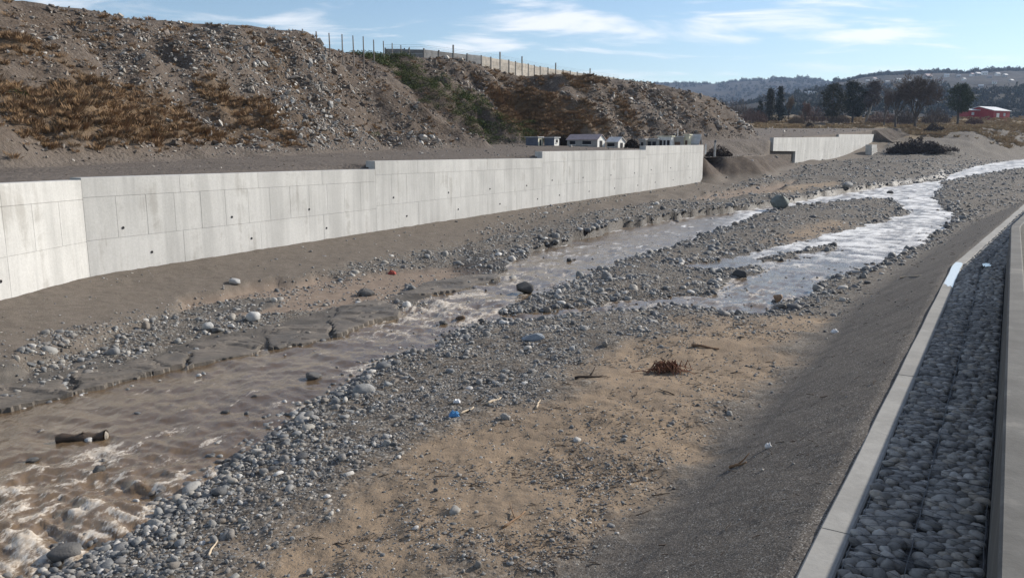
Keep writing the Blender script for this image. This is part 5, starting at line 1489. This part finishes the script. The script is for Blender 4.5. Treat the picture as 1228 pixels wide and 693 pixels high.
# ------------------------------------------------------------------ single rocks, driftwood and litter
DKROCK = stone_mat('dark_wet_rock', [(0, (.055, .055, .055)), (.6, (.085, .083, .08)), (1, (.115, .11, .105))], .5)
GRROCK = stone_mat('green_grey_rock', [(0, (.17, .19, .175)), (1, (.22, .24, .225))], .5)
BRROCK = stone_mat('brown_rock', [(0, (.25, .165, .11)), (1, (.30, .20, .13))], .5)
PLROCK = stone_mat('pale_rock', [(0, (.36, .36, .35)), (1, (.46, .455, .44))], .4)
def on_ground(px, py):
    best = None; d = ray(px, py); Ds = np.arange(5, 150, .05); z, _ = bed(Ds * d[0] / d[1], Ds)
    z = np.maximum(z, zbase(Ds) - .02)
    k = np.nonzero(EYE + Ds * d[2] / d[1] <= z)[0][0]
    return Vector((Ds[k] * d[0] / d[1], Ds[k], float(z[k])))
def rock(name, label, px, py, wpx, mat, seed, dims=(1, .8, .6), sub=3, bury=.2, kind='crag', rz=None):
    p = on_ground(px, py); s = wpx / FPX * p.length
    me = crag_mesh(name, seed, mat, dims, 18, .035) if kind == 'crag' else pebble_mesh(name, seed, mat, dims[2], 3, .25)
    o = bpy.data.objects.new(name, me); COL.objects.link(o)
    o.scale = (s, s, s); o.rotation_euler = (0, 0, rz if rz is not None else random.uniform(0, 6)); o.location = p + Vector((0, s * .3, s * dims[2] * (.5 - bury)))
    return tag(o, label, 'rock')
rock('boulder', 'flat-topped dark block standing in the middle of the stream', 629, 354, 25, DKROCK, 501, (1, .85, .8), bury=.16, rz=.2)
rock('boulder.001', 'biggest boulder, greenish grey and peaked, between the two channels', 937, 251, 27, GRROCK, 502, (1, .9, .85), bury=.18, rz=.5)
rock('boulder.002', 'upright brown block at the edge of the white water', 934, 363, 14, BRROCK, 503, (.9, .8, 1.0), bury=.12)
rock('boulder.003', 'dark wet boulder beside the near gravel bar where the stream glints', 374, 456, 26, DKROCK, 504, (1, .7, .5), bury=.3, rz=.1)
rock('boulder.004', 'small dark rock alone in the brown stream', 305, 479, 13, DKROCK, 505, (1, .7, .5), bury=.3)
rock('boulder.005', 'low dark rock with a twig in the brown stream', 270, 498, 17, DKROCK, 506, (1, .6, .4), bury=.35, rz=.1)
rock('boulder.006', 'dark rounded rock splitting the white rapids near the log', 115, 570, 22, DKROCK, 507, (1, .8, .6), bury=.3)
rock('boulder.007', 'black rock at the bottom edge of the rapids', 73, 676, 34, DKROCK, 508, (1, .7, .55), bury=.2, kind='peb')
rock('boulder.008', 'dark rock left of a rusty one below the midstream rapids', 531, 391, 16, DKROCK, 509, (1, .8, .6), bury=.25)
rock('boulder.009', 'rusty brown rock right of a dark one below the midstream rapids', 552, 385, 15, simple('rusty_rock', (.11, .075, .05), .8, .3, 6, .4), 510, (1, .8, .6), bury=.25)
rock('boulder.010', 'dark rock at the head of the side channel', 577, 388, 13, DKROCK, 511, (1, .8, .6), bury=.2)
rock('boulder.011', 'large smooth blue-grey slab on the near gravel bar', 640, 412, 34, stone_mat('blue_grey_rock', [(0, (.22, .25, .28)), (1, (.26, .29, .32))], .3), 512, (1, .6, .4), bury=.2, rz=.35)
rock('boulder.012', 'dark rock on the mud flat above the ledges', 437, 356, 28, DKROCK, 513, (1, .7, .45), bury=.25, rz=.1)
rock('boulder.013', 'white rounded rock at the gravel edge above the ledges', 248, 396, 13, PLROCK, 514, (1, .9, .8), bury=.15, kind='peb')
rock('boulder.014', 'pale rounded rock resting on the upper mud flat', 302, 386, 18, PLROCK, 515, (1, .8, .6), bury=.15, kind='peb')
rock('boulder.015', 'white flat rock on the cobbles below the long wall', 280, 341, 14, PLROCK, 516, (1, .8, .5), bury=.15, kind='peb')
rock('boulder.016', 'grey boulder at the far edge of the upper channel', 1018, 228, 16, RIVER, 517, (1, .8, .6), bury=.2)
rock('boulder.017', 'dark boulder out in the bright far channel', 1069, 233, 9, DKROCK, 518, (1, .8, .6), bury=.2)
rock('boulder.018', 'dark flat rock in the fast water above the flat-topped block', 683, 314, 14, DKROCK, 519, (1, .7, .45), bury=.25)
rock('boulder.019', 'rounded dark stone by the tip of the brown ledge', 888, 334, 15, DKROCK, 520, (1, .9, .7), bury=.2, kind='peb')
rock('boulder.020', 'submerged pale rock just breaking the brown water', 195, 525, 16, simple('silty_rock', (.20, .15, .105), .5, .2, 6, .3), 521, (1, .7, .3), bury=.45)
rock('boulder.021', 'dark flat stone beside the left rapids', 36, 556, 20, DKROCK, 522, (1, .7, .4), bury=.3)
# flat ledges of bedrock laid bare along the far edge of the near stream
def slab_mat():
    m = NT('bedrock'); w = m.co('World'); ws = m.co('World', (1, 3.2, 1), (0, 0, -.5))
    n1 = m.noise(w, .9, 6, .65); n2 = m.noise(ws, 3.0, 6, .7, .5); n3 = m.noise(w, 16, 5, .7)
    c = m.mix(m.rng(n1, .32, .68), (.082, .072, .060), (.165, .142, .118))
    c = m.mix(m.rng(n2, .5, .68, 0, .55), c, (.050, .046, .042))
    h = m.math('ADD', m.math('MULTIPLY', n2, 1.0), m.math('MULTIPLY', n3, .35))
    return m.out(c, m.rng(n1, .3, .7, .45, .8), m.bump(h, .7, .05), .35)
SLAB = slab_mat()
SLABS = [
 ('dark slab of bedrock at the left end of the ledges by the stream', [(-60, 494), (20, 480), (80, 467), (66, 446), (20, 449), (-60, 464)]),
 ('broad flat slab of bedrock level with the log, at the water edge', [(84, 467), (122, 460), (171, 448), (190, 433), (160, 429), (100, 431), (70, 444)]),
 ('small slab of bedrock between two broader ledges', [(186, 440), (214, 433), (226, 421), (205, 416), (186, 428)]),
 ('flat slab of bedrock ending in a white water line', [(222, 436), (262, 427), (310, 417), (322, 407), (290, 398), (254, 401), (226, 412)]),
 ('slab of bedrock in the middle of the ledges', [(316, 416), (360, 409), (401, 400), (394, 384), (345, 388), (318, 400)]),
 ('tallest dark ledge of bedrock beside the midstream rapids', [(405, 399), (434, 388), (473, 377), (479, 365), (450, 360), (408, 369), (398, 386)]),
 ('long low slab of bedrock beside the head of the rapids', [(474, 355), (515, 350), (560, 343), (600, 331), (598, 326), (556, 329), (512, 337), (482, 346)]),
 ('flat slab of bedrock on the mud flat under the long wall', [(212, 380), (250, 379), (300, 371), (342, 362), (318, 358), (270, 361), (234, 368)])]
for k, (lb, pts) in enumerate(SLABS):
    pl = plan(pts, .15); lo, hi_ = pl.min(0) - .3, pl.max(0) + .3
    res = .07 if k < 5 else .10
    gx2, gy2 = np.meshgrid(np.arange(lo[0], hi_[0], res), np.arange(lo[1], hi_[1], res))
    e = sdf(gx2, gy2, pl) + .26 * fbm(gx2 * .9, gy2 * .9, 3, 300 + k) + .04 * fbm(gx2 * 5, gy2 * 5, 2, 320 + k)
    zb3, _ = bed(gx2, gy2)
    strat = (gx2 * -.3 + gy2 * .95) * .6 + .9 * fbm(gx2 * .4, gy2 * .4, 3, 330 + k); fr = strat - np.floor(strat)
    crk = np.abs(fbm(gx2 * .6 + k, gy2 * .9, 3, 340 + k))
    top = zb3.clip(0.02) * .35 + .085 + (.05 if k == 5 else 0) + .055 * (1 - fr) * ss(fr, 0, .07) + .035 * fbm(gx2 * .6, gy2 * .6, 3, 350 + k) + .008 * fbm(gx2 * 4, gy2 * 4, 3, 360) - .05 * (1 - ss(crk, .0, .03))
    zz2 = np.where(e < 0, top - .03 * (1 - ss(-e, 0, .12)), np.minimum(zb3, 0) - .25)
    keepf = (e < .25)
    Fq = grid_faces(*gx2.shape); Fq = Fq[keepf.ravel()[Fq].any(1)]
    us = np.unique(Fq); rm = np.full(gx2.size, -1); rm[us] = np.arange(len(us))
    c0 = np.array((pl[:, 0].mean(), pl[:, 1].mean(), 0.0))
    V_ = np.stack([gx2, gy2, zz2], -1).reshape(-1, 3)[us] - c0
    o = link('bedrock_ledge', npmesh('bedrock_ledge', V_, rm[Fq], False), None, [SLAB]); o.location = c0
    tag(o, lb, 'rock', 'bedrock ledges along the stream')
BARKLOG = simple('wet_bark', (.075, .052, .036), .7, .4, 10, .8, .4)
ENDW = simple('cut_wood', (.27, .24, .20), .8, .2, 10)
p = on_ground(98, 528); s = 1 / FPX * p.length
o = empty('log', (p.x, p.y, p.z), 'short dark log lying in the brown stream', 'log', None, math.radians(14))
m = MB(); L = 50 * s; rr = 5.6 * s
pts = [Vector((-L / 2 + L * k / 8, math.sin(k * 1.3) * rr * .2, rr * .55 + math.sin(k * .8) * rr * .18)) for k in range(9)]
m.tube(pts, [rr * (.8 + .25 * math.sin(k * 1.7) + .03 * k) for k in range(9)], 10, False); m.build('trunk', BARKLOG, o, True)
m = MB(); m.tube([pts[-1] - Vector((.004, 0, 0)), pts[-1] + Vector((rr * .35, 0, 0))], [rr * .98, rr * .6], 10); m.tube([pts[0] + Vector((.004, 0, 0)), pts[0] - Vector((rr * .1, 0, 0))], [rr * .78, rr * .5], 10); m.build('cut_end', ENDW, o)
m = MB(); m.tube([pts[4] + Vector((0, 0, rr * .5)), pts[4] + Vector((rr * .6, -rr * .3, rr * 1.3))], [rr * .35, rr * .2], 7); m.build('stub', BARKLOG, o)
p2 = on_ground(104, 532)
rock('boulder.022', 'pale wet stone lodged against the log', 103, 531, 14, PLROCK, 530, (1, .7, .45), bury=.3, kind='peb')
STICK = simple('bleached_wood', (.46, .38, .28), .85, .25, 12, .3)
STICKD = simple('brown_wood', (.20, .125, .075), .85, .3, 12, .3)
def stick(label, x0, y0, x1, y1, wpx, mat, fork=False, cat='stick'):
    a, b = on_ground(x0, y0), on_ground(x1, y1); s = wpx / FPX * a.length * .5
    c = (a + b) / 2; o = bpy.data.objects.new('driftwood', None); r = random.Random(int(x0))
    o = empty('driftwood', tuple(c), label, cat); m = MB(); n = 6
    pts = [a.lerp(b, k / n) - c + Vector((r.uniform(-1, 1) * s * .6, r.uniform(-1, 1) * s * .6, s * .9 + (s * .5 * math.sin(k)))) for k in range(n + 1)]
    m.tube(pts, [s * (1 - .55 * k / n) for k in range(n + 1)], 7); m.build('shaft', mat, o, True)
    if fork:
        d = (pts[-1] - pts[0]); m = MB(); q = pts[3]
        m.tube([q, q + d * .22 + Vector((-d.y * .2, d.x * .2, s * 2)), q + d * .42 + Vector((-d.y * .4, d.x * .4, s * 5))], [s * .6, s * .45, s * .2], 6); m.build('side_branch', mat, o, True)
stick('pale stick among the cobbles at the bottom left bar edge', 250, 668, 262, 647, 3.2, STICK)
stick('pale driftwood stick just right of the blue rag', 552, 498, 568, 489, 3.4, STICK)
stick('bleached stick on the cobbles right of the blue rag', 585, 486, 600, 478, 4, STICK)
stick('short pale stick upright on the sand edge', 643, 491, 647, 481, 3, STICK)
stick('forked reddish branch on the sand near the bottom', 604, 634, 630, 617, 3.5, STICKD, True)
stick('thin dark branch lying on the sand under the twig bundle', 690, 455, 722, 452, 4, simple('dark_wood', (.06, .045, .035), .9, .3, 10), True)
stick('dark branch on the upper sand near the dark bank', 830, 417, 862, 420, 4, STICKD)
stick('dark stick at the foot of the right bank', 875, 562, 896, 556, 4, STICKD, True)
stick('long pale cane lying on the dark bank', 1080, 334, 1140, 330, 2.2, STICK)
# tangle of reddish roots washed up on the sand
p = on_ground(800, 446); s = 1 / FPX * p.length
o = empty('twig_bundle', tuple(p), 'rust-red tangle of roots washed up on the sand', 'twigs')
ROOT = simple('rusty_root', (.17, .082, .05), .9, .3, 12); r = random.Random(8)
for part_, cnt, hx, hz in (('roots', 80, 17, 14), ('trailing_roots', 26, 30, 5)):
    m = MB()
    for k in range(cnt):
        a = Vector((r.gauss(0, .45) * hx * s, r.gauss(0, .3) * hx * s, 0)); ph = r.uniform(0, 6.28); ln_ = r.uniform(.35, 1) * hx * s
        pts = [a + Vector((math.cos(ph) * ln_ * u, math.sin(ph) * ln_ * .6 * u, hz * s * math.sin(math.pi * min(u + .12, 1)) * r.uniform(.5, 1) + .004)) for u in (0, .33, .66, 1)]
        m.tube(pts, [.013, .012, .010, .006], 4)
    m.build(part_, ROOT, o)
# crumpled litter
def rag(name, label, px, py, wpx, hpx, mat, cat, seed):
    p = on_ground(px, py); s = wpx / FPX * p.length; h = hpx / FPX * p.length; n = 14; V = []
    for j in range(n):
        for i in range(n):
            u, v = i / (n - 1) - .5, j / (n - 1) - .5
            q = Vector((u * 4, v * 4, seed)); e = max(0, 1 - (2 * max(abs(u), abs(v))) ** 3)
            V.append((s * (u + .12 * mn.noise(q + Vector((9, 0, 0)))), s * .8 * (v + .12 * mn.noise(q + Vector((0, 9, 0)))), .004 + h * e * (.5 + .9 * abs(mn.noise(q * 1.3)))))
    me = npmesh(name, V, grid_faces(n, n), True); o = link(name, me, None, [mat]); o.location = p
    sd_ = o.modifiers.new('thickness', 'SOLIDIFY'); sd_.thickness = .003
    return tag(o, label, cat)
rag('plastic_rag', 'crumpled bright blue plastic scrap among the cobbles', 545, 499, 14, 7, simple('blue_plastic', (.05, .20, .42), .4, .2, 8, 0, .5), 'litter', 1)
rag('plastic_scrap', 'white plastic scrap on the cobbles left of the blue one', 548, 484, 9, 5, simple('white_plastic', (.7, .7, .7), .4, .1, 8, 0, .5), 'litter', 2)
rag('plastic_scrap.001', 'small curled white scrap on the dark bank near the sand', 1001, 399, 8, 5, bpy.data.materials['white_plastic'], 'litter', 3)
rag('plastic_scrap.002', 'tiny white scrap on the dark bank beside the sand flat', 921, 538, 7, 8, bpy.data.materials['white_plastic'], 'litter', 4)
rag('rope_scrap', 'frayed red cloth scrap among the cobbles below the wall', 470, 329, 10, 5, simple('red_cloth', (.28, .06, .045), .8, .2, 8), 'litter', 5)

# ------------------------------------------------------------------ each loose stone told apart by what it lies beside
ORD = ['closest', 'second', 'third', 'fourth', 'fifth', 'sixth', 'seventh', 'eighth', 'ninth', 'tenth', 'eleventh', 'twelfth', 'thirteenth', 'fourteenth', 'fifteenth', 'sixteenth', 'seventeenth', 'eighteenth', 'nineteenth', 'twentieth']
def ordinal(k): return ORD[k] if k < 20 else ORD[19] + '-plus-' + str(k - 19)
MARKS = [('the flat-topped dark block', 629, 353), ('the greenish boulder', 937, 251), ('the upright brown block', 934, 363), ('the log', 98, 528), ('the blue plastic scrap', 545, 499), ('the rust-red twig tangle', 800, 446),
         ('the blue-grey slab', 640, 412), ('the dark stick on the right bank', 885, 559), ('the forked reddish branch', 617, 626), ('the pale stick on the near bar', 256, 657), ('the black rock in the rapids', 73, 676), ('the red cloth scrap', 470, 329),
         ('the white rock above the ledges', 248, 396), ('the white flat rock below the wall', 280, 341), ('the grey boulder by the upper channel', 1018, 228), ('the dark rock on the mud flat', 437, 356), ('the white puddle on the kerb', 1148, 330), ('the small dark rock alone in the stream', 305, 479),
         ('the dark boulder where the stream glints', 374, 456), ('the dark rock at the side channel', 577, 388), ('the round dark stone by the brown ledge', 888, 334)]
MK = [(n_, on_ground(a, b)) for n_, a, b in MARKS]
def name_stones(objs, marks, noun, group_of):
    bins = {}
    for o, word in objs:
        d = [((o.location.xy - p.xy).length / max(4, o.location.xy.length), k) for k, (n_, p) in enumerate(marks)]
        dd, k = min(d); p = marks[k][1]
        a = math.atan2(o.location.x, o.location.y) - math.atan2(p.x, p.y); rr = (o.location.xy.length - p.xy.length) / p.xy.length
        rel = ('right of' if a > 0 else 'left of') if abs(a) * 1.3 > abs(rr) else ('behind' if rr > 0 else 'in front of')
        bins.setdefault((word, rel, k), []).append((dd, o))
    for (word, rel, k), L in bins.items():
        L.sort(key=lambda q: q[0])
        for i, (dd, o) in enumerate(L): o['label'] = f'{ordinal(i)} {word} {noun} {rel} {marks[k][0]}'
name_stones(STONES, MK, 'loose stone', None)
HM_ = [('the wall end', 40, 203), ('the first wall joint', 100, 198), ('the grassy patch', 250, 190), ('the first wall step', 447, 183), ('the blue hut', 640, 172), ('the long low hut', 703, 172), ('the pillared white hut', 798, 172), ('the lone pale post', 858, 172)]
HMK = [(n_, Vector((*terr_px(a, b), 4.5))) for n_, a, b in HM_]
def name_crags():
    bins = {}
    for o in CRAGS:
        az_ = math.atan2(o.location.x, o.location.y); k = min(range(len(HMK)), key=lambda q: abs(az_ - math.atan2(HMK[q][1].x, HMK[q][1].y)))
        hgt = 'high' if o.location.z > 11.5 else ('halfway' if o.location.z > 7.5 else 'low')
        bins.setdefault((k, hgt), []).append((az_, o))
    for (k, hgt), L in bins.items():
        L.sort(key=lambda q: q[0])
        for i, (dd, o) in enumerate(L): o['label'] = f'{ordinal(i) if i else "first"} angular rock from the left, {hgt} on the slope above {HMK[k][0]}'
name_crags()

# ------------------------------------------------------------------ the air over the valley
hz = MB(); hz.box((0, 0, 0), (5200, 4400, 330))
o = hz.build('haze', None); o.location = (300, 1500, 330 / 2 - 4.0)
hm = bpy.data.materials.new('valley_air'); hm.use_nodes = True
hn = hm.node_tree; hn.nodes.remove(hn.nodes['Principled BSDF'])
pv = hn.nodes.new('ShaderNodeVolumePrincipled'); pv.inputs['Density'].default_value = .00011; pv.inputs['Color'].default_value = (.50, .68, 1.0, 1); pv.inputs['Anisotropy'].default_value = .2
hn.links.new(pv.outputs[0], hn.nodes['Material Output'].inputs['Volume'])
o.data.materials.clear(); o.data.materials.append(hm); tag(o, 'thin blue air filling the valley', kind='stuff')
